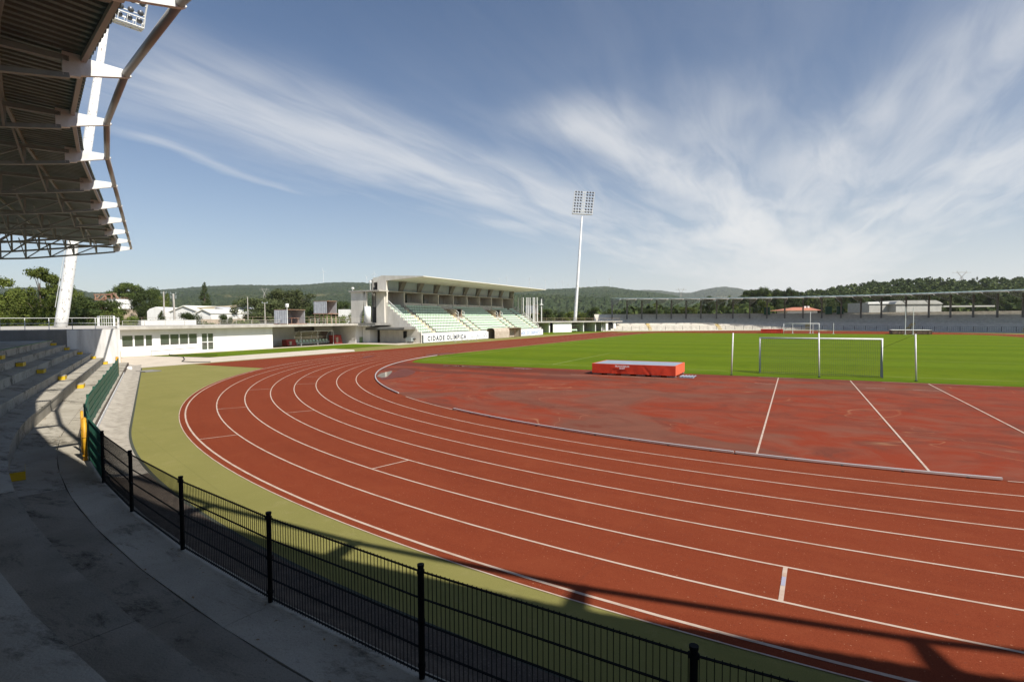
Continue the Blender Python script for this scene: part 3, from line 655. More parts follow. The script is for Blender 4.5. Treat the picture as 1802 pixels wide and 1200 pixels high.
kerb(an(-36.2,-4)-0 if an(-36.2,-4) < 0 else an(-36.2,-4)-2*pi, an(-20.35,-30.2), 'kerb length round the far left end of the event area')

# ------------------------------------------------------------------ things on the track and pitch
# landing mat
e = empty('landing_mat', (-11.4,-14.5,0), 'red and orange high jump landing mat with a grey top', 'mat')
x0, x1, y0, y1 = -14.3, -8.5, -16.15, -12.75
def cloth(name, p0, p1, z0, z1, out, m, seed, amp=.045):
    rnd = random.Random(seed); b = MB(); nx, nzv = 90, 12; p0 = Vector((*p0,0)); p1 = Vector((*p1,0)); o_ = Vector((*out,0))
    fo = [(rnd.uniform(0,1), rnd.uniform(.015,.05), rnd.uniform(-1,1)*.9, rnd.uniform(-.12,.12)) for _ in range(16)]
    for j in range(nzv+1):
        for i in range(nx+1):
            u = i/nx; w = 1-j/nzv; off = 0
            for c, wd, s_, sl in fo: off += s_*math.exp(-((u-c-sl*w)/wd)**2)
            q = p0+(p1-p0)*u+o_*(off*amp*w**.8+.01); b.v.append((q.x, q.y, z0+(z1-z0)*j/nzv + (rnd.uniform(-.005,.005) if j == 0 else 0)))
    for j in range(nzv):
        for i in range(nx): a = j*(nx+1)+i; b.f.append((a,a+1,a+nx+2,a+nx+1))
    return b.build(name, m, e, True)
cloth('front_cover', (x0,y0), (x1,y0), .13, .78, (0,-1), REDM, 3)
cloth('side_cover', (x1,y0), (x1,y1), .13, .78, (1,0), ORNG, 5, .03)
cloth('side_cover', (x0,y1), (x0,y0), .13, .78, (-1,0), REDM, 8, .03)
cloth('back_cover', (x1,y1), (x0,y1), .13, .78, (0,1), REDM, 9, .03)
b = MB(); nx, ny = 40, 24; rnd = random.Random(2)
from mathutils import noise as mn
for j in range(ny+1):
    for i in range(nx+1):
        u, v = i/nx, j/ny; ed = min(1, min(u, 1-u)*12, min(v, 1-v)*9)
        b.v.append((x0+(x1-x0)*u, y0+(y1-y0)*v, .785+.012*ed + .025*ed*mn.noise(Vector((u*5, v*3, 1))) ))
for j in range(ny):
    for i in range(nx): a = j*(nx+1)+i; b.f.append((a,a+1,a+nx+2,a+nx+1))
b.build('top_cover', GREYV, e, True)
b = MB()
for (a0_, a1_, b0_, b1_) in ((x0-.01,x1+.01,y0-.015,y0+.06),(x0-.01,x1+.01,y1-.06,y1+.015),(x0-.015,x0+.06,y0+.06,y1-.06),(x1-.06,x1+.015,y0+.06,y1-.06)): b.box(a0_,a1_,b0_,b1_,.765,.80)
b.build('edge_piping', ORNG, e)
b = MB(); b.box(x0+.05,x1-.05,y0+.08,y1-.05,.10,.72); b.build('foam_core', DARK, e)
for i in range(6):
    for yy in (y0+.25, y1-.25):
        b = MB(); xx = x0+.3+i*(x1-x0-.6)/5; b.box(xx-.3,xx+.3,yy-.05,yy+.05,.02,.098); b.box(xx-.05,xx+.05,yy-.1,yy+.1,.02,.0975); b.build('pallet_foot', ALU, e)
def text(s, size, m, parent, loc, rot, name='lettering', sx=1.0, ext=.004, bold=0.0, align='LEFT'):
    cu = bpy.data.curves.new(name, 'FONT'); cu.body = s; cu.size = size; cu.extrude = ext; cu.offset = bold; cu.align_x = align; cu.space_character = sx
    tmp = bpy.data.objects.new('tmp', cu); col.objects.link(tmp)
    bpy.context.view_layer.update(); dg = bpy.context.evaluated_depsgraph_get(); me = bpy.data.meshes.new_from_object(tmp.evaluated_get(dg)); bpy.data.objects.remove(tmp)
    me.materials.clear(); me.materials.append(m); o = bpy.data.objects.new(name, me); col.objects.link(o); o.parent = parent; o.location = loc; o.rotation_euler = rot; return o
local(e)
LETW = mat('white_lettering', (.75,.73,.72), .7)
for s_, sz, zz in (('FRANCEJEUX', .17, .60), ('SPORT', .13, .46)):
    o = text(s_, sz, LETW, None, (0,0,0), (0,0,0), bold=.006, align='CENTER', ext=.003); o.parent = e; o.matrix_parent_inverse = Matrix.Translation(e.location).inverted(); o.location = (-12.1, y0-.075, zz); o.rotation_euler = (pi/2,0,0)
b = MB(); b.box(-8.3,-7.4,-16.0,-15.1,.012,.05); b.box(-8.2,-7.5,-15.9,-15.2,.052,.09)
for i in range(5): b.bar((-8.25+i*.2,-16.0,.1),(-8.15+i*.2,-15.1,.11),.05)
o = b.build('metal_grid', GREYV); tag(o, 'folded blue grey metal frame on the ground beside the red mat', 'frame')

# football goals
def goal(y, s, label, fine=True):
    e = empty('football_goal', (0,y,0), label, 'goal', 'white football goals at the two ends of the pitch'); r = .06; h = 2.44; w = 3.66
    b = MB()
    b.tube([(-w-r,y,0),(-w-r,y,h+r)], r, 10); b.build('goal_post', WHITE, e, True)
    b = MB(); b.tube([(w+r,y,0),(w+r,y,h+r)], r, 10); b.build('goal_post', WHITE, e, True)
    b = MB(); b.tube([(-w-2*r,y,h+r),(w+2*r,y,h+r)], r, 10); b.build('crossbar', WHITE, e, True)
    b = MB(); D = 1.3*s; st = .125 if fine else .4; tk = .009 if fine else .012
    nx = int(2*w/st); nz_ = int(h/st)
    def back(x, t):   # t 0..1 top to bottom: net falls back
        return (x, y-D*(.12+.88*t**.8), h*(1-t)+.03)
    for i in range(nx+1):
        x = -w+2*w*i/nx; pts = [(x,y,h)]+[back(x,t/6) for t in range(7)]
        for j in range(len(pts)-1): b.bar(pts[j], pts[j+1], tk)
    for k in range(nz_+1):
        t = k/nz_; a, c = back(-w,t), back(w,t); b.bar(a, c, tk)
    b.build('net', NETM if fine else NETL, e)
    for sg in (-1, 1):
        b = MB(); x = sg*w
        for k in range(nz_+1):
            t = k/nz_; q = back(x,t); b.bar((x,y,q[2]), q, tk*2.2)
        for k in range(int(abs(D)/st)+1):
            f_ = k*st/abs(D); yy = y-D*f_
            zt_ = h*(1-max(0,(f_-.12)/.88)**1.25); b.bar((x,yy,0),(x,yy,zt_),tk*2.2)
        b.build('side_net', NETL, e)
    local(e)
goal(-9.6, 1, 'nearer white football goal with a dark net, behind three white poles')
goal(94.0, -1, 'farther white football goal at the opposite end of the pitch', False)
# poles behind the goal
for (bx, by, tx, tz, nm) in ((-5.36,-12.65,-5.28,2.93,'white pole left of the nearer goal'),(0.0,-11.85,-.06,2.95,'white pole standing before the middle of the nearer goal'),(5.23,-12.0,5.14,2.92,'white pole right of the nearer goal')):
    e = empty('net_pole', (bx,by,0), nm, 'pole', 'white net poles behind the nearer goal'); b = MB()
    b.tube([(bx,by,-.02),(tx,by,tz)], [.05,.045], 10); b.build('shaft', WHITE, e, True)
    b = MB(); b.tube([(bx,by,.012),(bx,by,.05)], .09, 10); b.build('socket', DARK, e); local(e)
b = MB(); b.bar((5.14,-12,2.9),(3.7,-9.6,1.9),.012); b.bar((3.7,-9.6,1.9),(3.6,-10.9,.02),.012); o = b.build('net_rope', NETM); tag(o, 'dark rope hanging from the right hand white pole to the goal', 'rope')
# far jump equipment
def farmat(x0,x1,y0,y1,h,m,label,m2=None):
    e = empty('landing_mat', ((x0+x1)/2,(y0+y1)/2,0), label, 'mat', 'landing mats before the far terrace')
    b = MB(); nx = 24
    for i in range(nx):
        for (ya,yb) in ((y0,y1),):
            a = x0+(x1-x0)*i/nx; c = x0+(x1-x0)*(i+1)/nx; wv = lambda t: .06*sin(t*9.1)*cos(t*23)
            b.hexa([(a,ya+wv(a),.08),(c,ya+wv(c),.08),(c,yb,.08),(a,yb,.08),(a,ya,h-.02),(c,ya,h-.02),(c,yb,h-.02),(a,yb,h-.02)])
    b.build('cover', m, e); b = MB(); b.box(x0-.05,x1+.05,y0-.05,y1+.05,h-.018,h+.05); b.build('top_cover', m2 or m, e); local(e)
farmat(-9.0,-4.0,99.3,102.3,.95,REDM,'bright red landing mat in front of the far terrace')
farmat(18.3,25.6,96.5,101.0,.95,TARPB,'landing mat under a brown tarpaulin at the right of the far terrace', ROOFW)
def upright(x, y, h, label, r=.07):
    e = empty('jump_upright', (x,y,0), label, 'upright', 'tall thin uprights near the far landing mats'); b = MB(); b.tube([(x,y,.05),(x,y,h)], r, 8); b.build('shaft', WHITE, e); b = MB(); b.box(x-.3,x+.3,y-.3,y+.3,.012,.06); b.build('base_plate', ALU, e); local(e)
upright(20.6,95.6,6.2,'left of the two tall white uprights beside the brown covered mat')
upright(22.0,95.4,6.1,'right of the two tall white uprights beside the brown covered mat')
upright(2.0,99,5.3,'tall thin white upright behind the farther goal')
upright(-1.8,98,2.6,'short white upright left of the farther goal', .06)
upright(6.8,97,2.6,'short white upright right of the farther goal', .06)
upright(2.6,99.5,2.3,'low yellowish white upright inside the outline of the farther goal', .06)
# puddles
def puddle(cx, cy, rx, ry, seed, rot=0):
    rnd = random.Random(seed); ph = [rnd.uniform(0, 6.28) for _ in range(4)]; p = []
    for i in range(48):
        a = 2*pi*i/48; k = 1+.18*sin(2*a+ph[0])+.12*sin(3*a+ph[1])+.07*sin(5*a+ph[2]); x = rx*k*cos(a); y = ry*k*sin(a); p.append((cx+x*cos(rot)-y*sin(rot), cy+x*sin(rot)+y*cos(rot)))
    return p
WATER, N_, L_, b_ = nodes('rain_water', .03, .6); b_.inputs['Base Color'].default_value = (.06,.035,.028,1)
sheet('puddle', [puddle(-27.9,-22.4,2.0,.45,1,R(-60)), puddle(-24.5,-14.3,3.6,.30,4,R(1))], .0195, WATER)
DAMP = mat('damp_red_surface', (.11,.03,.018), .6, (.15,.038,.022), .8, 4, spec=.2)
sheet('damp_patch', [puddle(-27.2,-21.6,3.4,1.0,12,R(-58))], .0175, DAMP)
sheet('damp_track_patch', [puddle(-37.6,-1.5,.8,3.2,21,R(8)), puddle(-42.0,-8.5,.5,1.6,23,R(30))], .0105, DAMP)
# hose on the path
b = MB(); b.tube([(-66.0,-15.2,.12),(-64.8,-15.8,.03),(-60.6,-16.9,.03),(-57,-19.0,.03),(-54.2,-21.0,.03),(-52.3,-21.0,.03),(-51.2,-20.1,.03)], .05, 8); b.tube([(-66,-15.2,.03),(-63.6,-14.6,.03),(-61,-13.9,.03),(-60.5,-13.0,.03)], .035, 8)
o = b.build('water_hose', DARK, None, True); tag(o, 'dark water hose lying across the pale path by the clubhouse', 'hose')

# ------------------------------------------------------------------ clubhouse and deck
c1 = P(49.6, 34.95); c2 = P(63.4, 34.95)
club = empty('clubhouse', (-68,-9,0), 'long low white clubhouse with dark windows and a flat roof terrace', 'building')
b = MB(); x0 = -68.0; zt = 3.02
def wallY(b, x, th, y0, y1, z0, z1, holes):
    """wall in the plane X=x (face at x, thickness th behind) with rectangular holes (ya,yb,za,zb)"""
    hs = sorted(holes); y = y0
    for (ya,yb,za,zb) in hs:
        if ya > y: b.box(x-th,x,y,ya,z0,z1)
        if za > z0: b.box(x-th,x,ya,yb,z0,za)
        if zb < z1: b.box(x-th,x,ya,yb,zb,z1)
        y = yb
    if y < y1: b.box(x-th,x,y,y1,z0,z1)
wins = [(-19.15,-17.95,1.03,2.38),(-17.85,-16.75,1.03,2.38),(-16.65,-15.85,1.03,2.38),(-15.0,-13.88,1.05,2.40),(-13.85,-12.73,1.05,2.40),(-12.7,-11.58,1.05,2.40),(-11.55,-10.45,1.05,2.40),(-9.9,-8.3,.25,2.38)]
wallY(b, x0, .25, -21.5, .68, -.05, zt, wins)
b.build('front_wall', WALLW, club)
b = MB(); b.box(-73.3,-68.26,.42,.68,-.05,zt); b.box(-73.3,-68.0,17.42,17.68,-.05,zt); b.box(-73.5,-73.32,.42,9.2,-.05,zt); b.box(-73.5,-73.32,13.4,17.68,-.05,zt); b.box(-73.5,-73.32,9.2,13.4,-.05,2.1); b.build('recess_wall', WALLW, club)
b = MB(); b.box(-73.31,-73.2,14.3,16.9,0,2.2); b.build('recess_door', CONCD, club)
b = MB(); b.box(-73.31,-73.24,1.6,2.3,1.25,1.95); w_ = b.build('recess_window', DARK, club)
b = MB(); b.box(-68.06,-68.0,20.1,20.102,0,2.4)
for i, (ya,yb,za,zb) in enumerate(wins):
    b = MB(); f = .05; X0, X1 = x0-.14, x0-.04
    b.box(X0,X1,ya,yb,zb-f,zb); b.box(X0,X1,ya,yb,za,za+f); b.box(X0,X1,ya,ya+f,za+f,zb-f); b.box(X0,X1,yb-f,yb,za+f,zb-f)
    if i == 7: b.box(X0,X1,(ya+yb)/2-.06,(ya+yb)/2+.06,za+f,zb-f); b.box(X0+.002,X1-.002,ya+f,yb-f,1.2,1.3)
    nm = 'glazed_door' if i == 7 else 'window'
    w_ = b.build(nm, WHITE, club); b = MB(); b.box(X0+.03,X0+.05,ya+f,yb-f,za+f,zb-f); g_ = b.build('pane', GLASS, w_)
b = MB(); b.box(-68.5,-66.95,-20.2,17.7,3.02,3.36); b.build('roof_edge_slab', CONCL, club)
b = MB(); b.prism([(c1.x,c1.y),(-68.5,-19.6),(-68.5,21),(-70,21),(-70,27),(-104,27),(-104,-60),(c2.x,c2.y)], 2.95, 3.30); o = b.build('roof_terrace', CONCL, club)
b = MB(); b.prism([(c1.x,c1.y),(-68.5,-20.2),(-68.5,-21.4),(c1.x-.2,c1.y-.3)], -.05, 2.94); b.build('side_wall', WALLW, club)
b = MB(); b.box(-74.2,-73.9,-50,27,-.05,2.94); b.build('rear_wall', CONCD, club)
b = MB(); b.tube([(-67.7,-16.2,.0),(-67.7,-16.2,.75),(-67.7,-9.95,.95)], .03, 6); b.build('handrail', STEEL, club)
b = MB()
wallY(b, x0, .25, 17.69, 23.6, -.05, zt, [(20.1,21.85,0.0,2.45)]); b.build('front_wall', WALLW, club)
b = MB(); b.box(x0-.2,x0-.15,20.1,21.85,0,2.45); d_ = b.build('dark_door', GLASS, club); b = MB(); b.box(x0-.14,x0-.05,20.1,20.16,0,2.45); b.box(x0-.14,x0-.05,21.79,21.85,0,2.45); b.box(x0-.14,x0-.05,20.16,21.79,2.39,2.45); b.build('door_frame', STEEL, d_)
b = MB(); b.box(x0+.01,x0+.05,18.3,19.5,.02,1.0); b.build('green_panel', mat('green_panel_paint', (.10,.22,.05), .5, (.3,.35,.2), 3, 3), club)
local(club)
# rails along the deck edge, one thing per stretch
def railing(pts, z, label, h=1.0, sp=1.55, m=WHITE, group='railings of the roof terrace', bars=2, r=.028):
    e = empty('railing', (*pts[0][:2], z), label, 'railing', group)
    for a, c in zip(pts, pts[1:]):
        a = Vector((*a[:2],z)); c = Vector((*c[:2],z)); L_ = (c-a).length; k = max(1, round(L_/sp))
        for i in range(k+(1 if c == Vector((*pts[-1][:2],z)) else 0)):
            q = a+(c-a)*(i/k); b = MB(); b.tube([q, q+Vector((0,0,h))], r, 6); b.build('rail_post', m, e)
        b = MB()
        for j in range(bars): zz = h*(1-j*.45); b.tube([a+Vector((0,0,zz)), c+Vector((0,0,zz))], r*.85, 6)
        b.build('rail', m, e)
    local(e); return e
GALV = mat('galvanised_rail', (.50,.48,.44), .5, (.38,.35,.30), 3, 4)
railing([(-67.3,-19.4),(-67.3,1.4)], 3.36, 'low railing on the clubhouse roof edge above the windows', .62, 2.3, GALV)
railing([(-67.3,7.0),(-67.3,19.0)], 3.36, 'low railing on the clubhouse roof edge above the team bench', .8, 1.55, GALV)
railing([(c1.x-.5,c1.y+.2),(-67.2,-19.9)], 3.3, 'taller white railing on the corner beside the curved terrace end wall', 1.0, 1.3)
q1 = P(49.75,35.0); q2 = P(52.9,35.0); q3 = P(57.5,35.0)
railing([q1, q2], 3.26, 'white railing on top of the white end wall of the near terrace', 1.0, 1.6)
railing([q2, q3, P(60.5,35.0)], 3.26, 'white railing on the dark concourse wall behind the near terrace', 1.0, 1.6)
railing([at(172,76),at(176,72),at(200,71),at(203,75)], 3.3, 'close barred white crowd barrier on the deck by the terrace corner', 1.35, .45, WHITE, bars=1)
railing([at(40,92),at(95,90)], 3.3, 'distant white railing at the left rim of the deck', 1.0, 2.0)
railing([at(60,112),at(130,110),at(300,106),at(470,104)], 3.3, 'distant brownish railing along the back of the deck', 1.3, 3.0, mat('brown_rail_paint', (.35,.26,.18), .7), bars=2)
railing([at(470,104),at(640,108)], 3.3, 'distant brownish railing behind the two camera shelters', 1.3, 2.6, MT['brown_rail_paint'], bars=2)
# low white box building on deck
b = MB(); a_, c_ = at(249,86), at(346,86); dv = Vector((-.3,.9,0)); 
b.hexa([(a_.x,a_.y,3.31),(c_.x,c_.y,3.31),(c_.x-3,c_.y+1,3.31),(a_.x-3,a_.y+1,3.31),(a_.x,a_.y,4.08),(c_.x,c_.y,4.08),(c_.x-3,c_.y+1,4.08),(a_.x-3,a_.y+1,4.08)])
o = fix(b.build('low_white_parapet', WALLW)); tag(o, 'long low white parapet box standing on the clubhouse roof', 'parapet')
# beige ramp behind barrier
b = MB(); a_ = at(158,96); c_ = at(186,96); d_ = at(200,96)
b.hexa([(a_.x,a_.y,2.8),(d_.x,d_.y,2.8),(d_.x-2,d_.y+1,2.8),(a_.x-2,a_.y+1,2.8),(a_.x,a_.y,5.6),(c_.x-1.6,c_.y-.8,5.6),(c_.x-3.4,c_.y+.2,5.6),(a_.x-2,a_.y+1,5.6)])
o = fix(b.build('beige_ramp', BEIGE)); tag(o, 'beige concrete ramp wall with a sloping end behind the white barrier', 'ramp')

# shelters for camera crews
def shelter(X, y0, y1, z0, z1, depth, label, legs=False, splay=0):
    e = empty('camera_shelter', (X, y0, z0), label, 'shelter', 'open sheet metal camera shelters on the roof terrace')
    b = MB(); k = 12      # ribbed side facing the camera (plane y=y0)
    for i in range(k):
        xa = X-depth+depth*i/k; xb = X-depth+depth*(i+1)/k; o_ = .02 if i % 2 else 0; b.box(xa,xb,y0-o_-.02,y0,z0,z1)
    b.build('side_panel', SHEETG, e)
    b = MB(); b.box(X-depth,X,y1,y1+.04,z0,z1); b.build('side_panel', SHEETG, e)
    b = MB(); b.box(X-depth-.04,X-depth-.003,y0,y1,z0,z1); b.build('back_panel', SHEETG, e)
    b = MB(); b.box(X-depth,X+.1,y0-.05,y1+.08,z1+.003,z1+.07); b.build('roof', RUST, e)
    b = MB(); b.box(X-depth-.1,X+.35,y0-.1,y1+.15,z0-.12,z0-.003); b.build('floor', RUST, e)
    if legs:
        for x in (X-depth+.1, X-.1):
            for y in (y0+.1, (y0+y1)/2, y1-.1): b = MB(); b.tube([(x,y,3.3),(x,y,z0-.12)], .09, 8); b.build('leg', MT['brown_rail_paint'], e)
    else:
        b = MB(); b.box(X-depth+.8,X-.5,y0+.8,y0+2.6,z0+.8,z0+.86); b.tube([(X-.6,y0+1.2,z0),(X-.6,y0+1.2,z0+.8)],.04); b.tube([(X-.6,y0+2.4,z0),(X-.6,y0+2.4,z0+.8)],.04); b.build('table', RUST, e)
    local(e)
shelter(-68.4, 3.75, 6.9, 3.45, 5.5, 2.9, 'open grey sheet metal shelter standing directly on the roof terrace')
shelter(-69.0, 12.0, 14.1, 5.05, 7.0, 2.9, 'grey sheet metal shelter raised on brown legs', True)
shelter(-64, 81.0, 83.6, 5.4, 7.6, 2.6, 'small grey shelter among the flagpoles at the far end of the main stand', True)
# floodlights on poles by the shelters
def spot(p, h, label):
    e = empty('lamp_pole', p, label, 'lamp', 'small floodlights on thin poles along the roof terrace'); b = MB(); b.tube([p, p+Vector((0,0,h))], .04, 8); b.build('pole', WHITE, e)
    b = MB(); q = p+Vector((0,0,h)); b.hexa([(q.x-.16,q.y-.2,q.z-.1),(q.x+.16,q.y-.2,q.z-.1),(q.x+.16,q.y+.2,q.z-.1),(q.x-.16,q.y+.2,q.z-.1),(q.x-.1,q.y-.2,q.z+.18),(q.x+.1,q.y-.2,q.z+.18),(q.x+.1,q.y+.2,q.z+.18),(q.x-.1,q.y+.2,q.z+.18)]); b.build('lamp_head', WHITE, e); local(e)
spot(Vector((-67.6,2.95,3.36)), 2.85, 'floodlight on a thin pole before the left side of the deck shelter')
spot(Vector((-70.0,5.0,3.36)), 2.7, 'floodlight on a thin pole rising behind the deck shelter')
# red speaker or wheelie box left and right of the bench
def redbox(x0,x1,y0,y1,h,label,m=REDP):
    e = empty('red_box', ((x0+x1)/2,(y0+y1)/2,0), label, 'box', 'red boxes beside the team bench')
    b = MB(); b.hexa([(x0,y0,.06),(x1+.25,y0,.06),(x1+.25,y1,.06),(x0,y1,.06),(x0,y0,h),(x1-.1,y0,h),(x1-.1,y1,h),(x0,y1,h)]); b.build('body', m, e)
    b = MB(); b.box(x0-.03,x1-.05,y0-.03,y1+.03,h+.003,h+.06); b.build('lid', m, e)
    b = MB(); b.box(x1+.0,x1+.26,y0+.35,y0+.75,.15,h*.8); b.build('pale_panel', BEIGE, e)
    for yy in (y0+.2, y1-.2): b = MB(); b.tube([(x1-.1,yy-.05,.07),(x1-.1,yy+.05,.07)], .07, 10); b.build('wheel', DARK, e)
    local(e)
redbox(-71.6,-70.6,5.3,7.0,.9,'low red box left of the team bench')
redbox(-71.0,-69.9,14.3,16.0,1.35,'taller red box right of the team bench')
# team bench with clear roof
def bench(X, y0, y1, label, small=False):
    e = empty('team_bench', (X, y0, 0), label, 'bench', 'team benches under curved clear shelters'); prof = [(X,2.2),(X-.5,2.25),(X-1.1,2.0),(X-1.45,1.4),(X-1.55,.6),(X-1.55,.05)]
    for yy in (y0, (y0+y1)/2, y1): b = MB(); b.tube([(x,yy,z) for x, z in prof], .045, 8); b.tube([(X,yy,0),(X,yy,2.2)], .04, 8); b.build('frame_hoop', WHITE, e)
    b = MB(); b.tube([(X,y0,2.2),(X,y1,2.2)], .05, 8); b.tube([(X-1.55,y0,.1),(X-1.55,y1,.1)], .04, 8); b.build('frame_rail', WHITE, e)
    b = MB()
    for (a, c) in zip(prof, prof[1:]): b.quad((a[0]-.03,y0,a[1]-.02),(a[0]-.03,y1,a[1]-.02),(c[0]-.03,y1,c[1]-.02),(c[0]-.03,y0,c[1]-.02))
    b.build('clear_canopy', CLEARP, e)
    b = MB(); b.box(X-1.1,X-.9,y0,y1,.25,.33); b.build('beam', WHITE, e); k = int((y1-y0)/.62)
    for i in range(k):
        yy = y0+.3+i*(y1-y0-.6)/(k-1); b = MB(); b.box(X-1.2,X-.75,yy-.22,yy+.22,.42,.47); b.hexa([(X-1.22,yy-.22,.47),(X-1.17,yy-.22,.47),(X-1.17,yy+.22,.47),(X-1.22,yy+.22,.47),(X-1.32,yy-.2,.86),(X-1.27,yy-.2,.86),(X-1.27,yy+.2,.86),(X-1.32,yy+.2,.86)]); b.box(X-1.02,X-.96,yy-.03,yy+.03,.33,.419); b.build('seat', MT['mint_plastic_seat'] if not small else SEATG, e)
    local(e)
bench(-69.6, 7.2, 13.9, 'team bench with mint seats under a clear curved shelter in the clubhouse recess')

# ------------------------------------------------------------------ main stand
YA, YB = 21.0, 70.0
XF, ZF = -57.2, 1.55
NR, TR, RS = 10, .72, .485
ms = empty('main_stand', (-62,45,0), 'main grandstand with mint seats, glazed boxes and a tapering cantilever roof', 'stand')
aisles = [(25.2,26.2),(37.6,38.6),(40.8,41.8),(53.9,54.9),(57.1,58.1),(66.0,66.9)]
vom = [(38.6,40.8),(54.9,57.1)]
b = MB()
for i in range(NR):
    xa = XF-TR*i; b.box(-64.6, xa, YA+.3, YB-.3, ZF+RS*(i-1)+.003 if i else -.05, ZF+RS*i)
b.build('stepped_tier', CONCL, ms)
b = MB()
for i in range(NR+1):
    xa = XF+.25-TR*i; xe = XF+.25-TR*(i+1) if i < NR else -65.8
    b.box(xe,xa,YA,YA+.29,-.05,ZF+RS*i+.35 if i < NR else 6.9)
b.build('end_wall', PALEC, ms)
b = MB()
for i in range(NR+1):
    xa = XF+.25-TR*i; xe = XF+.25-TR*(i+1) if i < NR else -65.8
    b.box(xe,xa,YB-.29,YB,-.05,ZF+RS*i+.35 if i < NR else 6.9)
b.build('end_wall', PALEC, ms)
b = MB(); b.box(XF+.003,XF+.15,YA,YB,-.05,ZF+.1); b.build('front_wall', WALLW, ms)
b = MB(); b.box(-64.9,-64.62,26.6,64.7,5.9,7.0); b.box(-64.9,-64.62,64.7,69.7,5.9,6.3); b.build('parapet', PALEC, ms)
b = MB(); b.box(-65.8,-64.92,YA+.3,YB-.3,5.0,6.2); b.build('box_floor', CONCD, ms)
b = MB(); b.box(-67.6,-67.4,YA+.1,YB-.3,-.05,11.0); b.build('back_wall', CONCD, ms)
b = MB(); b.box(-67.38,-64.4,YA+.1,YB-.1,8.82,9.02); b.build('box_ceiling', CONCL, ms)
fins = [26.3+5.37*i for i in range(9)]
for i, y in enumerate(fins):
    b = MB(); b.box(-67.38,-64.5,y-.13,y+.13,6.21,8.81); b.build('box_fin', PALEC, ms)
    ya = y-5.1 if i else YA+.15
    b = MB(); b.box(-67.3,-66.9,ya+.02,y-.135,6.21,8.8); b.build('box_wall', CONCL, ms)
    b = MB(); b.box(-66.88,-66.8,ya+.35,y-1.7,6.9,8.7); g_ = b.build('box_glazing', GLASS, ms)
    b = MB()
    for t in (.0,.33,.66,1): yy = ya+.35+(y-1.7-ya-.35)*t; b.box(-66.79,-66.74,yy-.04,yy+.04,6.9,8.7)
    b.build('mullion', STEEL, g_)
    # upper slanted glazing
    zc, zd = 9.03, 10.75
    yl, yr = ya-.05, y-1.35
    b = MB(); b.hexa([(-65.9,yl,zc),(-65.0,yl,zc),(-65.0,yr+.25,zc),(-65.9,yr+.25,zc),(-66.0,yl,zd),(-64.2-.35,yl,zd),(-64.55,yr-.15,zd),(-66.0,yr-.15,zd)]); fix(b.build('slanted_glazing', GLASSB, ms))
    b = MB(); b.hexa([(-66.1,yr+.28,zc),(-64.9,yr+.28,zc),(-64.9,y+.1,zc),(-66.1,y+.1,zc),(-66.1,yr-.1,zd),(-64.0,yr+.3,zd),(-64.0,y+.1,zd),(-66.1,y+.1,zd)]); fix(b.build('upper_pier', CONCD, ms))
# roof: rounded back, tapering soffit to a thin front edge
prof = [(-66.15,6.9),(-66.15,9.9)] + [(-66.15+1.0*(1-cos(t)), 10.6+1.0*sin(t)) for t in [pi/2*i/6 for i in range(0,7)]] + [(-56.3,11.18),(-56.3,11.06),(-58,10.98),(-61,10.85),(-64.2,10.70),(-64.25,6.9)]
def rf(y): return lambda x, z: (x, y, z)
b = MB(); b.extr(prof, rf(YA-.02), rf(YA+.42)); fix(b.build('roof_end_frame', PALEC, ms))
prof2 = [(-67.8,10.4),(-67.6,11.3),(-66.15+1.0,11.62),(-56.3,11.18),(-56.3,11.06),(-58,10.98),(-61,10.85),(-64.2,10.76),(-65.5,10.76)]
b = MB(); b.extr(prof2, rf(YA+.43), rf(YB+1.5)); fix(b.build('roof', ROOFW, ms))
b = MB(); b.box(-64.9,-64.4,YB-.7,YB-.3,5.0,10.7); b.build('end_column', CONCL, ms)
# vomitories with white rails
for (ya, yb) in vom:
    b = MB(); zb_ = ZF+RS*6; b.box(-64.3,-61.4,ya,ya+.12,4.3,6.0); b.box(-64.3,-61.4,yb-.12,yb,4.3,6.0); b.box(-64.55,-64.3,ya+.12,yb-.12,4.3,6.1); b.build('vomitory_wall', BEIGE, ms)
    b = MB(); b.box(-64.29,-61.6,ya+.12,yb-.12,5.0,5.9); b.build('vomitory_opening', DARK, ms)
    for yy in (ya, yb):
        b = MB(); b.tube([(-60.9,yy,4.2),(-60.9,yy,5.4),(-61.5,yy,5.75),(-62.6,yy,6.2),(-64.2,yy,7.1)], .05, 6); b.tube([(-60.9,yy,4.8),(-61.5,yy,5.2),(-64.2,yy,6.6)], .04, 6); b.build('vomitory_rail', WHITE, ms)
for yy in (YA+.15, YB-.15):
    b = MB(); b.tube([(XF-.4,yy,ZF+.9),(-63.9,yy,7.2),(-63.9,yy,6.2)], .05, 6); b.tube([(XF-.4,yy,ZF+.55),(-63.9,yy,6.8)], .04, 6)
    for i in range(0, NR, 2): xx = XF-.4-TR*i; b.tube([(xx,yy,ZF+RS*i+.3),(xx,yy,ZF+.9+RS*(i)*1.09)], .03, 6)
    b.build('end_rail', WHITE, ms)
b = MB(); b.tube([(XF-.1,YA+.5,ZF+.75),(XF-.1,YB-.5,ZF+.75)], .025, 6)
for i in range(60): yy = YA+.5+i*(YB-YA-1)/59; b.tube([(XF-.1,yy,ZF),(XF-.1,yy,ZF+.75)], .015, 4)
b.build('front_rail', GALV, ms)
# yellow aisle steps
for (ya, yb) in (aisles[0], aisles[1], aisles[2], aisles[3], aisles[4], aisles[5]):
    b = MB()
    for i in range(NR-1): xa = XF-TR*i; b.box(xa-TR+.02,xa-TR+.3,ya+.1,yb-.1,ZF+RS*i+.003,ZF+RS*i+.24)
    b.build('yellow_aisle_steps', YELLP2, ms)
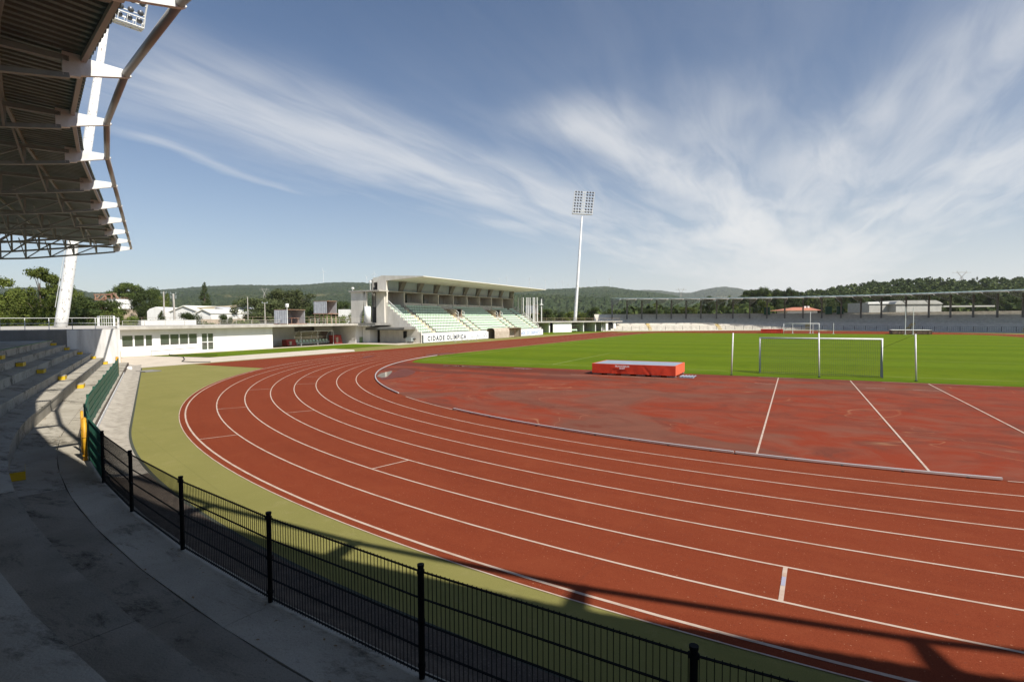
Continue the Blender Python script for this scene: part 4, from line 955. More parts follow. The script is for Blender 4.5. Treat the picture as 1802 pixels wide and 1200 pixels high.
# seats: one mesh, copied
b = MB(); b.box(-.18,.2,-.2,.2,.30,.34); b.hexa([(-.22,-.2,.34),(-.17,-.2,.34),(-.17,.2,.34),(-.22,.2,.34),(-.30,-.17,.66),(-.25,-.17,.66),(-.25,.17,.66),(-.30,.17,.66)]); b.box(-.05,.05,-.04,.04,.0,.299)
seat0 = b; pos = []
for i in range(NR):
    y = YA+.65
    while y < YB-.5:
        if not any(a-.12 < y < c+.12 for a, c in aisles) and not (i >= 5 and any(a-.2 < y < c+.2 for a, c in vom)): pos.append((XF-TR*i-.34, y, ZF+RS*i))
        y += .5
me = None; rest = MB()
for k, (x, y, z) in enumerate(pos):
    # nearest hundred as parts
    if y < YA+.7+.5*18 and k >= 0 and sum(1 for _ in ()) == 0 and len([1 for q in pos[:k] if q[1] < YA+.7+.5*18]) < 100:
        if me is None: o = seat0.build('seat', SEATG, ms); me = o.data
        else: o = bpy.data.objects.new('seat', me); col.objects.link(o); o.parent = ms
        o.location = (x, y, z)
    else:
        n = len(rest.v); rest.v += [(vx+x, vy+y, vz+z) for vx, vy, vz in seat0.v]; rest.f += [tuple(i+n for i in f) for f in seat0.f]
o = rest.build('seats', SEATG, ms); o['kind'] = 'stuff'
local(ms)
# banner boards
DK = mat('grey_banner_lettering', (.045,.05,.07), .7); PALE = mat('pale_banner_lettering', (.30,.38,.58), .7); PALE2 = mat('faint_banner_lettering', (.55,.57,.62), .7)
BRD = mat('white_banner_board', (.82,.82,.82), .6)
def board(y0, y1, h, label, texts, m=BRD):
    e = empty('banner_board', (-56.5,y0,0), label, 'sign', 'white banner boards before the main stand'); b = MB(); b.box(-56.56,-56.5,y0,y1,.08,h); b.build('panel', m, e)
    for i in range(int((y1-y0)/3)+1): yy = y0+.1+i*(y1-y0-.2)/int((y1-y0)/3); b = MB(); b.box(-56.9,-56.57,yy-.04,yy+.04,.0,h-.1); b.build('support', STEEL, e)
    for s, sz, yy, zz, mm, sx in texts:
        adv = yy-y0
        for wd in s.split():
            o = text(wd, sz, mm, e, (0,0,0), (0,0,0), sx=sx, bold=.045); o.matrix_parent_inverse = Matrix.Identity(4); o.location = (.007, adv, zz); o.rotation_euler = (pi/2,0,pi/2)
            adv += max(v.co.x for v in o.data.vertices)+sz*.62; o['keep'] = 1
    for c in col.objects:
        if c.parent == e and 'keep' not in c: c.matrix_parent_inverse = Matrix.Translation(e.location).inverted()
        elif c.parent == e: del c['keep']
    return e
board(21.1, 42.9, 1.45, 'white banner board reading CIDADE OLIMPICA in dark grey letters', [('CIDADE  OLÍMPICA', 1.12, 22.2, .34, DK, 1.36), ('RIO MAIOR', .9, 36.2, .5, PALE2, 1.05)])
e = board(55.6, 70.0, 1.42, 'white banner board reading CIDADE DO DESPORTO in pale blue letters', [('CIDADE DO DESPORTO', 1.0, 56.3, .38, PALE, 1.1)])
b = MB()
for (yy, zz, rr, mm) in ((41.3,.55,.13,0),(41.75,.95,.12,0),(42.1,.62,.11,0)):
    b.tube([(-56.498,yy,zz),(-56.49,yy,zz)], rr, 10)
o = b.build('emblem', [x for x in bpy.data.materials if x.name == 'grey_banner_lettering'][0]); bd = [x for x in col.objects if x.name == 'banner_board'][0]; o.parent = bd; o.matrix_parent_inverse = Matrix.Translation(bd.location).inverted()
# tarpaulin covered bench
e = empty('covered_bench', (-55.6,49,0), 'team bench draped in a beige tarpaulin before the main stand', 'bench', None)
X0, X1, Y0, Y1 = -57.0, -55.2, 43.2, 55.3
def tarp(y0, y1, name):
    rnd = random.Random(4); b = MB(); n = 70; prof = [(X1,.05),(X1+.02,1.5),(X1-.15,1.95),(X1-.6,2.1),(X0+.2,2.1),(X0,1.9),(X0,.05)]; m_ = []
    for (a, c) in zip(prof, prof[1:]):
        for t in range(4): m_.append((a[0]+(c[0]-a[0])*t/4, a[1]+(c[1]-a[1])*t/4))
    m_.append(prof[-1])
    for i in range(n+1):
        y = y0+(y1-y0)*i/n
        for j, (x, z) in enumerate(m_): w = .07*mn.noise(Vector((y*1.6, z*.25, 3)))*(1 if z < 2.0 else .3); b.v.append((x+w, y, z+(.03*mn.noise(Vector((y*.8,x,7))) if z > 1.9 else 0)))
    k = len(m_)
    for i in range(n):
        for j in range(k-1): a = i*k+j; b.f.append((a,a+k,a+k+1,a+1))
    b.build(name, TARP, e, True)
tarp(Y0, 49.6, 'tarpaulin'); 
b = MB(); b.box(X0,X0+.06,49.6,Y1,.05,2.05); b.box(X0,X1-.1,49.6,Y1,2.05,2.12); b.box(X0+.07,X1,Y1-.06,Y1,.05,2.04); b.box(X0+.07,X1-.2,49.6,49.66,.05,2.04); b.build('open_bay', TARP, e)
for yy in (49.7, 52.3, Y1-.15): b = MB(); b.tube([(X1-.05,yy,0),(X1-.05,yy,2.05)], .04, 8); b.build('frame_post', RUST, e)
local(e)
# hurdle like frames on the turf before the banner
for (px_, D_, w_, nm) in ((782,86,2.2,'low dark barrier frame before the first letters of the banner board'),(806,88,3.0,'low dark barrier frame before the last letters of the banner board')):
    a = U2 = None
b = MB()
for (y, w, h, nm) in ((24.5,2.0,.75,'low thin metal barrier on the turf before the left end of the banner board'),(28.5,3.0,.8,'long thin metal barrier on the turf before the middle of the banner board')):
    b = MB(); X = -52.5
    for yy in (y, y+w): b.bar((X,yy,0),(X,yy,h),.05); b.bar((X-.3,yy,.05),(X+.3,yy,.05),.05)
    b.bar((X,y,h),(X,y+w,h),.05); b.bar((X,y,.3),(X,y+w,.3),.03)
    o = b.build('barrier', GALV); tag(o, nm, 'barrier', 'thin barriers before the banner board')
# canopy and lower south face of the stand
sa = empty('entrance_canopy', (-62,19.5,0), 'flat dark canopy over the doorway at the left end of the main stand', 'canopy')
b = MB(); b.box(-66.2,-58.0,17.9,21-.02,2.35,2.7); b.build('canopy_slab', CONCD, sa); b = MB(); b.box(-66.15,-58.05,17.8,17.89,2.25,2.42); b.build('canopy_fascia', mat('dark_grey_fascia', (.07,.068,.062), .8), sa)
b = MB(); b.box(-67.9,-66.3,19.0,21-.02,-.05,3.0); b.build('side_wall', WALLW, sa)
b = MB(); b.box(-69.2,-63.2,16.9,22.2,3.03,3.42); b.build('upper_slab', CONCD, sa)
for i in range(6): b = MB(); b.box(-67.9+i*.8,-67.4+i*.8,16.82,16.88,2.95,3.02); b.build('slab_tooth', WALLW, sa)
local(sa)
b = MB(); b.box(-60.6,-59.9,20.9,20.98,.8,2.0); b.box(-59.3,-58.0,20.4,20.98,.7,.8); o = b.build('wall_cabinet', DARK); tag(o, 'small dark wall cabinet under the entrance canopy', 'cabinet')
b = MB(); b.box(-59.3,-58.2,19.9,20.7,.3,.9); b.bar((-59.3,19.9,.95),(-58.1,19.9,1.15),.06); b.bar((-59.1,20.1,0),(-59.1,20.1,.3),.05); b.bar((-58.4,20.1,0),(-58.4,20.1,.3),.05); o = b.build('trolley', STEEL); tag(o, 'small grey trolley against the wall below the canopy', 'trolley')
# concrete tower frame left of the roof
tw = empty('stair_tower', (-67,20,3.4), 'open concrete frame tower with tall fins left of the main stand roof', 'tower')
def fin(y, x0, x1, nm='fin', t0=.0, m=PALEC):
    b = MB(); b.hexa([(x0,y-.15,3.43),(x1,y-.15,3.43),(x1,y+.15,3.43),(x0,y+.15,3.43),(x0,y-.15,8.75),(x1-t0,y-.15,8.75),(x1-t0,y+.15,8.75),(x0,y+.15,8.75)]); b.build(nm, m, tw)
fin(18.9,-70.2,-68.2,t0=-1.2); fin(18.9,-67.3,-66.7); fin(20.8,-66.2,-64.4,'fin')
b = MB(); b.box(-70.4,-63.6,18.4,21-.03,8.76,8.98); b.build('top_slab', CONCL, tw)
b = MB(); b.tube([(-66.6,18.9,3.5),(-66.6,18.9,6.25)], .55, 20); b.build('white_tank', WALLW, tw, True)
b = MB(); b.tube([(-66.6,18.9,3.43),(-66.6,18.9,3.6)], .7, 20); b.build('tank_base', CONCD, tw)
local(tw)
spot(Vector((-69.8,18.8,8.98)), .45, 'small floodlight on the left corner of the concrete tower')
spot(Vector((-66.2,19.2,8.98)), 1.5, 'small floodlight on a pole on the concrete tower beside the roof')

# ------------------------------------------------------------------ service building beyond the main stand
sb = empty('service_building', (-58,100,0), 'low white service building between the main stand and the far terrace', 'building')
A = Vector((-64.5,88.5,0)); B = Vector((-52.0,113.2,0)); d = (B-A).normalized(); nrm = Vector((d.y,-d.x,0)); LB = (B-A).length
def Q(s, o, z): p = A+d*s+nrm*o; return (p.x,p.y,z)
def qb(b, s0, s1, o0, o1, z0, z1): return b.hexa([Q(s0,o0,z0),Q(s1,o0,z0),Q(s1,o1,z0),Q(s0,o1,z0),Q(s0,o0,z1),Q(s1,o0,z1),Q(s1,o1,z1),Q(s0,o1,z1)])
b = MB(); qb(b, -17, LB+4, -16, .5, 2.85, 3.15); fix(b.build('roof_slab', CONCL, sb))
b = MB(); qb(b, 3.5, 10.5, -.3, 0, -.05, 2.84); fix(b.build('front_wall', WALLW, sb))
b = MB(); qb(b, -17, LB+4, -6.3, -6, -.05, 2.84); fix(b.build('recessed_wall', CONCD, sb))
for s in (2.2, 10.6, 15.5, 20.5, 24.8): b = MB(); qb(b, s, s+.35, -6, -.31, -.05, 2.84); fix(b.build('cross_wall', STAINW if s > 5 else WALLW, sb))
b = MB(); qb(b, 24.8, 25.8, -.3, 0, -.05, 2.84); qb(b, 28.2, 29.2, -.3, 0, -.05, 2.84); fix(b.build('front_wall', WALLW, sb))
b = MB(); qb(b, 25.81, 28.19, -.5, -.42, 0, 2.84); fix(b.build('dark_doorway', DARK, sb))
local(sb)
b = MB(); 
e2 = empty('team_bench', Q(12.6,-.8,0), 'small distant team bench under a clear curved shelter by the service building', 'bench', 'team benches under curved clear shelters')
b.tube([Q(11.3,-1.6,.1),Q(11.3,-1.6,1.5),Q(11.3,-.4,2.0)], .05, 6); b.tube([Q(14.0,-1.6,.1),Q(14.0,-1.6,1.5),Q(14.0,-.4,2.0)], .05, 6); b.tube([Q(11.3,-.4,2.0),Q(14.0,-.4,2.0)], .05, 6); b.build('frame', WHITE, e2)
b = MB(); b.quad(Q(11.3,-1.6,1.5),Q(14,-1.6,1.5),Q(14,-.4,2.0),Q(11.3,-.4,2.0)); b.quad(Q(11.3,-1.6,.1),Q(14,-1.6,.1),Q(14,-1.6,1.5),Q(11.3,-1.6,1.5)); b.build('clear_canopy', CLEARP, e2)
for i in range(5): b = MB(); qb(b, 11.5+i*.5, 11.9+i*.5, -1.3, -.9, .4, .46); qb(b, 11.5+i*.5, 11.9+i*.5, -1.35, -1.29, .47, .8); fix(b.build('seat', SEATG, e2))
local(e2)
railing([Q(-17,.2,0),Q(LB+3,.2,0)], 3.15, 'thin brownish railing on the service building roof', 1.0, 3.0, MT['brown_rail_paint'])
# path strip before it
sheet('service_apron', [[(-56.4,71),(-50.3,108),(-46,118),(-56,118),(-70,88),(-66,71)]], .006, GRASS)
# flagpoles
fl = [(952,-62.9,75.6),(957.5,-61.5,76.5),(960.6,-60.5,76.0),(966,-62.5,79),(968.5,-62,80),(973,-61.5,82),(979,-61.5,84),(981.5,-61,86),(986,-59.5,76)]
for i, px in enumerate((912.3+0, 918, 921, 927, 929.5, 933, 938.5, 941, 945.5)):
    D = 139+i*.8; p = at(px, D, 3.2 if i > 3 else 1.0)
    e = empty('flagpole', p, ['first','second','third','fourth','fifth','sixth','seventh','eighth','ninth'][i]+' bare white flagpole from the left in the row beyond the main stand', 'flagpole', 'bare white flagpoles')
    b = MB(); b.tube([p, Vector((p.x,p.y,zat(px,525.5,D)))], [.17,.11], 8); b.build('shaft', WHITE, e); b = MB(); q = Vector((p.x,p.y,zat(px,525.5,D))); b.tube([q, q+Vector((0,0,.2))], [.16,.04], 8); b.build('finial', WHITE, e); local(e)
p = at(953, 141, 3.1); e = empty('lamp_column', p, 'white lamp column with a round collar right of the flagpoles', 'lamp')
b = MB(); tz = zat(953,527,141); b.tube([p, Vector((p.x,p.y,tz))], .15, 8); b.build('shaft', WHITE, e); b = MB(); q = Vector((p.x,p.y,zat(953,535.5,141))); b.tube([q-Vector((0,0,.25)), q], [.55,.1], 10); b.build('collar', WHITE, e); local(e)

# ------------------------------------------------------------------ floodlight masts
def mast(base, lean, H, rb, rt_, facing, hw, hh, label):
    e = empty('floodlight_mast', base, label, 'floodlight mast', 'leaning white floodlight masts')
    top = base+Vector((lean.x, lean.y, H))
    b = MB(); b.tube([base, base+(top-base)*.06, top], [rb*1.02, rb, rt_], 14); b.build('shaft', RUSTY, e, True)
    b = MB()
    ax = (top-base).normalized(); f = facing.normalized(); side = f.cross(Vector((0,0,1))).normalized(); side = side if True else side
    upv = (ax - f*ax.dot(f)*0).normalized()
    # ladder
    for sg in (-.2,.2): b.bar(base-f*rb*1.02+side*sg+Vector((0,0,3)), top-f*rt_*1.3+side*sg, .04)
    for i in range(0, 60): q = base+(top-base)*(.1+.89*i/60)-f*(rb+(rt_-rb)*(.1+.89*i/60))*1.15; b.bar(q-side*.2, q+side*.2, .03)
    b.build('ladder', WHITE, e)
    o = top+ax*.6
    # service platform: a grated box truss under the lamps
    b = MB(); Dp = 1.1
    for z in (0, .95):
        for sd in (-1, 1):
            b.bar(o+side*(-hw)+f*(Dp*.5*sd)+upv*z, o+side*hw+f*(Dp*.5*sd)+upv*z, .09)
    for i in range(9):
        s_ = -hw+2*hw*i/8
        for z in (0,): b.bar(o+side*s_-f*Dp*.5+upv*z, o+side*s_+f*Dp*.5+upv*z, .08)
        for sd in (-1,1): b.bar(o+side*s_+f*Dp*.5*sd, o+side*s_+f*Dp*.5*sd+upv*.95, .05)
        if i < 8: b.bar(o+side*s_-f*Dp*.5, o+side*(s_+2*hw/8)+f*Dp*.5, .05)
    b.bar(o-side*hw-f*.0, o+side*hw-f*.0, Dp*.9, .06, upv=ax)
    b.build('service_platform', RUSTY, e)
    b = MB(); tilt = (upv*1.0 + f*.12).normalized()
    for s_ in (-hw, -hw*.08, hw*.08, hw): b.bar(o+side*s_, o+side*s_+tilt*hh, .13)
    rows = [hh*(.09+.252*i) for i in range(4)]
    for r_ in rows:
        for dz_ in (0, hh*.115): b.bar(o-side*hw+tilt*(r_+dz_), o+side*hw+tilt*(r_+dz_), .08)
    b.bar(o-side*hw+tilt*hh, o+side*hw+tilt*hh, .1)
    b.build('lamp_frame', WHITE, e)
    lb = MB(); lr = hh*.036+.02
    lb.tube([Vector((0,0,0)), Vector((0,0,lr*1.4)), Vector((0,0,lr*2.0))], [lr*1.05, lr*.85, lr*.3], 12)
    first = None; qd = (-(f*.85 - Vector((0,0,.55)))).normalized()
    rot = qd.to_track_quat('Z','Y')
    for r_ in rows:
        for dz_ in (0, hh*.115):
            for s_ in (-.86,-.58,-.3,.3,.58,.86):
                q = o+side*(hw*s_)+tilt*(r_+dz_+.04)+f*.22
                if first is None: ob = lb.build('lamp', mat('lamp_housing', (.13,.135,.15), .4, metal=.4), e, True); first = ob
                else: ob = first.copy(); col.objects.link(ob); ob.parent = e
                ob.rotation_mode = 'QUATERNION'; ob.rotation_quaternion = rot; ob.location = q
    local(e)
ctr = Vector((0,42,0))
b1 = at(103, 60, zat(103,578,60)); l1 = (ctr-b1); l1.z = 0; l1.normalize()
def mastpx(px, py, D, tpx, tpy, tD, rb, rt_, hw, hh, label, face=None):
    base = at(px, D, zat(px,py,D)); top = at(tpx, tD, zat(tpx,tpy,tD)); v = Vector(face) if face else ctr-base; v.z = 0
    mast(base, Vector((top.x-base.x, top.y-base.y, 0)), top.z-base.z, rb, rt_, v, hw, hh, label)
mastpx(105, 579, 62, 205, 47, 60, .60, .31, 3.3, 7.2, 'near leaning white floodlight mast behind the shaded curved roof', (.97,-.22,0))
mastpx(1012, 567, 178, 1024.5, 384, 175, .52, .20, 3.3, 6.9, 'far leaning white floodlight mast between the main stand and the far terrace')

rs_ = np.random.RandomState(12); lb = MB()
for i in range(420):
    u_ = rs_.uniform(-34, 12); n_ = rs_.choice([49.87, 50.74, 49.3])+rs_.normal()*.07; p = PS(max(49.25,min(50.76,n_)), u_, .303); a_ = rs_.uniform(0,6.28); l_ = rs_.uniform(.012,.035)
    d1 = Vector((cos(a_),sin(a_),rs_.uniform(-.1,.4)))*l_; d2 = Vector((-sin(a_),cos(a_),rs_.uniform(-.1,.3)))*l_*.5; p.z += .012
    lb.quad(p-d1, p-d2, p+d1, p+d2)
o = lb.build('dry_leaves', mat('dry_leaf', (.16,.10,.045), .9, (.28,.19,.09), 8, 3)); o['kind'] = 'stuff'
# ------------------------------------------------------------------ background: hills
HORZ = lambda px: 561.1+(px-901)*.0053
def hillmesh(name, prof, D0, D1, m, rough, rays=520, rings=110, base=0.0, seed=0, back=1.15):
    """prof: list of (px, py) of the skyline; ground rises from D0 to its crest at D1"""
    xs = np.array([p[0] for p in prof], float); ys = np.array([p[1] for p in prof], float)
    px = np.linspace(xs[0], xs[-1], rays); py = np.interp(px, xs, ys)
    th = np.arctan((px-901)/963.68)                       # angle to the right of the view axis
    Hc = (HORZ(px)-py)/963.68*D1*1.0016                   # crest height above the eye (view depth = D1)
    t = np.concatenate([np.linspace(0, 1, rings), np.array([1.03, 1.08, back])])
    D = D0+(D1-D0)*t
    v = []; rnd = np.random.RandomState(seed)
    o = [Vector((rnd.uniform(-50,50), rnd.uniform(-50,50), 0)) for _ in range(3)]
    fw = np.array([F0.x,F0.y]); rr = np.array([R0.x,R0.y])
    for i in range(len(t)):
        prof_t = min(t[i],1)**1.25
        for j in range(rays):
            P_ = np.array([CAM.x,CAM.y])+fw*D[i]+rr*(D[i]*(px[j]-901)/963.68)
            h = base+(CAM.z+Hc[j]-base)*prof_t
            k = D1/3500
            rid = mn.noise(Vector((P_[0]/(420*k), P_[1]/(700*k), 0))+o[0])*38*k*min(1, t[i]*3)*(1-min(1,t[i]))*2
            fine = mn.noise(Vector((P_[0]/(14*k), P_[1]/(18*k), 0)))*rough*(.35 if t[i] > .98 else 1)+mn.noise(Vector((P_[0]/(6*k), P_[1]/(7*k), 5)))*rough*.6
            if t[i] > 1.0: h = base+(CAM.z+Hc[j]-base)*(1-(t[i]-1)*2.4)
            v.append((P_[0], P_[1], max(base, h+rid)+fine))
    f = []
    n = rays
    for i in range(len(t)-1):
        for j in range(rays-1): a = i*n+j; f.append((a, a+1, a+n+1, a+n))
    me = bpy.data.meshes.new(name); me.from_pydata(v, [], f); me.update(); me.materials.append(m)
    ob = bpy.data.objects.new(name, me); col.objects.link(ob); fix(ob); return struct(ob)
def hillmat(name, ca, cb, cc, sc_):
    m, N, L, b = nodes(name, .95, .05); tc = N.new('ShaderNodeTexCoord'); v = tc.outputs['Object']
    f, _ = nz(N, L, v, sc_, 6, .6, .6, .38, .62); c = mixc(N, L, f, ca, cb)
    f, _ = nz(N, L, v, sc_*18, 3, .7, 0, .35, .65); c = mixc(N, L, f, c, tuple(x*.55 for x in ca))
    mp = N.new('ShaderNodeMapping'); mp.inputs['Scale'].default_value = (1,.5,3); L.new(v, mp.inputs[0])
    f, _ = nz(N, L, mp.outputs[0], sc_*1.6, 5, .6, 1.2, .62, .72); c = mixc(N, L, f, c, cc)
    L.new(c, b.inputs['Base Color']); return m
HM = hillmat('wooded_hillside', (.030,.050,.022), (.055,.070,.030), (.13,.12,.06), .0030)
HM2 = hillmat('distant_hillside', (.045,.060,.035), (.075,.08,.045), (.16,.14,.09), .0020)
HM3 = hillmat('pine_hillside', (.018,.032,.012), (.035,.055,.018), (.05,.06,.025), .02)
hillmesh('hills', [(-260,506),(-60,500),(60,497),(130,499),(160,507),(215,508),(240,506),(300,503),(365,499),(420,497),(480,498),(540,498),(575,495),(600,494),(640,495),(680,500),(740,505),(800,506),(860,508),(940,511),(1000,509),(1040,507),(1068,506),(1100,511),(1140,516),(1180,522),(1230,533),(1300,545),(1400,556)], 650, 3400, HM, 9, 700, 150, 0, 3)
hillmesh('distant_hills', [(1000,530),(1090,516),(1130,513),(1160,514),(1190,518),(1215,519),(1235,514),(1258,510),(1275,509),(1300,512),(1330,519),(1380,524),(1450,526),(1560,528),(1700,530)], 2600, 6000, HM2, 12, 420, 60, 0, 9)
hillmesh('pine_hill', [(1330,548),(1400,532),(1440,524),(1500,517),(1545,511),(1590,508),(1640,507),(1675,510),(1700,511),(1740,508),(1800,507),(1880,505),(2060,500)], 260, 620, HM3, 1.2, 240, 60, 0, 5)

# ------------------------------------------------------------------ vegetation
def leafmat(name, ca, cb, cc):
    m, N, L, b = nodes(name, .75, .2); g = N.new('ShaderNodeNewGeometry'); tc = N.new('ShaderNodeTexCoord')
    r = N.new('ShaderNodeValToRGB'); r.color_ramp.elements[0].color = (*ca,1); r.color_ramp.elements[1].color = (*cb,1); el_ = r.color_ramp.elements.new(.85); el_.color = (*cb,1); r.color_ramp.elements[-1].color = (*cc,1); r.color_ramp.elements[0].position = 0.1
    L.new(g.outputs['Random Per Island'], r.inputs[0])
    oi = N.new('ShaderNodeObjectInfo'); hs = N.new('ShaderNodeHueSaturation'); mr = N.new('ShaderNodeMapRange'); mr.inputs[3].default_value = .8; mr.inputs[4].default_value = 1.25; L.new(oi.outputs['Random'], mr.inputs[0]); L.new(mr.outputs[0], hs.inputs['Value']); L.new(r.outputs[0], hs.inputs['Color'])
    L.new(hs.outputs[0], b.inputs['Base Color'])
    # thin leaves let a little light through
    t = N.new('ShaderNodeBsdfTranslucent'); L.new(hs.outputs[0], t.inputs[0]); x = N.new('ShaderNodeMixShader'); x.inputs[0].default_value = .28; out = [n for n in N if n.type == 'OUTPUT_MATERIAL'][0]
    L.new(b.outputs[0], x.inputs[1]); L.new(t.outputs[0], x.inputs[2]); L.new(x.outputs[0], out.inputs[0]); return m
LF = {'broad': leafmat('broadleaf_foliage', (.070,.095,.016), (.13,.16,.030), (.19,.20,.05)),
      'dark': leafmat('dark_evergreen_foliage', (.032,.050,.014), (.068,.092,.024), (.10,.12,.036)),
      'pine': leafmat('pine_foliage', (.045,.068,.016), (.090,.12,.028), (.13,.15,.045)),
      'euca': leafmat('grey_green_foliage', (.065,.080,.030), (.11,.13,.05), (.16,.175,.08)),
      'bush': leafmat('bright_shrub_foliage', (.075,.11,.018), (.14,.18,.035), (.20,.22,.06))}
BARK = mat('tree_bark', (.14,.11,.08), .9, (.08,.06,.045), 3, 6)
def crown_mesh(name, kind, blobs, leaf, count, m, seed, flat=.0):
    rs = np.random.RandomState(seed); w = np.array([b_[3]*b_[4] for b_ in blobs]); w = w/w.sum()
    idx = rs.choice(len(blobs), count, p=w); B_ = np.array(blobs, float)[idx]
    dv = rs.normal(size=(count,3)); dv /= np.linalg.norm(dv,axis=1)[:,None]; pos0 = (B_[:,:3]/leaf*.05)+dv*2.2; rad_ = rs.uniform(.25,1.0,count)**.55*(1+np.abs(rs.normal(size=count))*.16)*(1+.22*np.sin(pos0[:,0]*9+pos0[:,1]*11)*np.cos(pos0[:,2]*13+pos0[:,0]*5))
    pos = B_[:,:3]+dv*B_[:,[3,3,4]]*rad_[:,None]
    nv = dv+rs.normal(size=(count,3))*.55+np.array([0,0,.25]); nv /= np.linalg.norm(nv,axis=1)[:,None]
    a = np.cross(nv, rs.normal(size=(count,3))); a /= np.linalg.norm(a,axis=1)[:,None]; b_ = np.cross(nv,a)
    s = leaf*rs.uniform(.5,1.25,count)[:,None]; 
    q = np.stack([pos-a*s, pos+b_*s*.7, pos+a*s, pos-b_*s*.7],1).reshape(-1,3)
    me = bpy.data.meshes.new(name); me.vertices.add(len(q)); me.vertices.foreach_set('co', q.ravel().astype(np.float32))
    me.loops.add(len(q)); me.loops.foreach_set('vertex_index', np.arange(len(q), dtype=np.int32)); me.polygons.add(count)
    me.polygons.foreach_set('loop_start', np.arange(0,len(q),4,dtype=np.int32)); me.polygons.foreach_set('loop_total', np.full(count,4,dtype=np.int32)); me.update(); me.validate(); me.materials.append(m); return me
def mk(kind, seed):
    """unit tree: height 1, returns crown mesh, trunk mesh"""
    r = random.Random(seed); bl = []; tb = MB()
    if kind == 'pine':     # umbrella or ragged pine
        for i in range(18): a = i*2.4+r.uniform(-.4,.4); d_ = .03+.27*math.sqrt(i/18); bl.append((d_*cos(a), d_*sin(a), r.uniform(.74,.93)-d_*.35, r.uniform(.07,.13), r.uniform(.04,.085)))
        for i in range(5): a = r.uniform(0,6.28); bl.append((.2*cos(a), .2*sin(a), r.uniform(.5,.66), r.uniform(.05,.1), .045))
        leaf = .016; n = 5200
    elif kind == 'cone':
        for i in range(16):
            t = i/15; k = 3
            for j in range(k): a = r.uniform(0,6.28); w = .22*(1-t)**.8+.02; bl.append((w*.75*cos(a), w*.75*sin(a), .12+.85*t, w*.55+.015, .05))
        leaf = .015; n = 5200
    elif kind == 'ragged':  # open crown with limbs against the sky
        for i in range(24): a = r.uniform(0,6.28); t = r.uniform(.25,.97); d_ = r.uniform(.05,.30)*(1.15-t*.6); bl.append((d_*cos(a), d_*sin(a), t, r.uniform(.04,.09), r.uniform(.03,.07)))
        leaf = .015; n = 5200
    elif kind == 'bush':
        for i in range(12): a = r.uniform(0,6.28); d_ = r.uniform(0,.5); bl.append((d_*cos(a), d_*sin(a), r.uniform(.25,.75), r.uniform(.18,.3), r.uniform(.15,.25)))
        leaf = .035; n = 3600
    else:
        for i in range(24): a = r.uniform(0,6.28); t = r.uniform(.2,.9); d_ = r.uniform(.02,.26)*(1.2-abs(t-.5)); bl.append((d_*cos(a), d_*sin(a), t, r.uniform(.07,.15), r.uniform(.06,.12)))
        leaf = .016; n = 8000
    key = {'pine':'pine','cone':'dark','ragged':'broad','bush':'bush','round':'euca','mass':'broad','darkmass':'dark'}[kind]
    cm = crown_mesh(kind+'_crown', kind, bl, leaf, n, LF[key], seed)
    tb.tube([(0,0,-.02),(r.uniform(-.02,.02),r.uniform(-.02,.02),.35),(0,0,.8)], [.022,.015,.006], 8)
    for b_ in bl[::2]: tb.tube([(0,0,max(.1,b_[2]-.25)), (b_[0]*.5,b_[1]*.5,b_[2]-.08), (b_[0],b_[1],b_[2])], [.008,.005,.002], 5, False)
    o = tb.build('trunk', BARK); tm = o.data; bpy.data.objects.remove(o); return cm, tm
TREEK = {k: [mk(k, i*7+3) for i in range(n)] for k, n in (('pine',3),('cone',2),('ragged',3),('bush',3),('round',3),('mass',3),('darkmass',3))}
names = {'pine':'pine_tree','cone':'conifer_tree','ragged':'broadleaf_tree','bush':'shrub','round':'eucalyptus_tree','mass':'leafy_tree','darkmass':'evergreen_tree'}
tc_ = [0]
def tree(kind, px, ytop, D, wpx, label, group, z0=0.0, leafm=None):
    """tree at column px, top at ytop, D metres off, crown about wpx pixels wide"""
    i = tc_[0]; tc_[0] += 1; cm, tm = TREEK[kind][i % len(TREEK[kind])]
    p = at(px, D, z0); H = (zat(px, ytop, D)-z0)*1.06; base_w = {'pine':.62,'cone':.5,'ragged':.66,'bush':1.35,'round':.68,'mass':.68,'darkmass':.68}[kind]
    sx = (wpx/963.68*D)/base_w
    e = empty(names[kind], p, label, 'shrub' if kind == 'bush' else 'tree', group); e.rotation_euler.z = (i*2.4) % 6.28
    for nm, me_ in (('crown', cm), ('trunk', tm)):
        o = bpy.data.objects.new(nm, me_); col.objects.link(o); o.parent = e; o.scale = (sx, sx, H)
        if nm == 'crown' and leafm: o.material_slots[0].link = 'OBJECT'; o.material_slots[0].material = LF[leafm]
    return e
GL = 'trees beyond the left side of the deck'
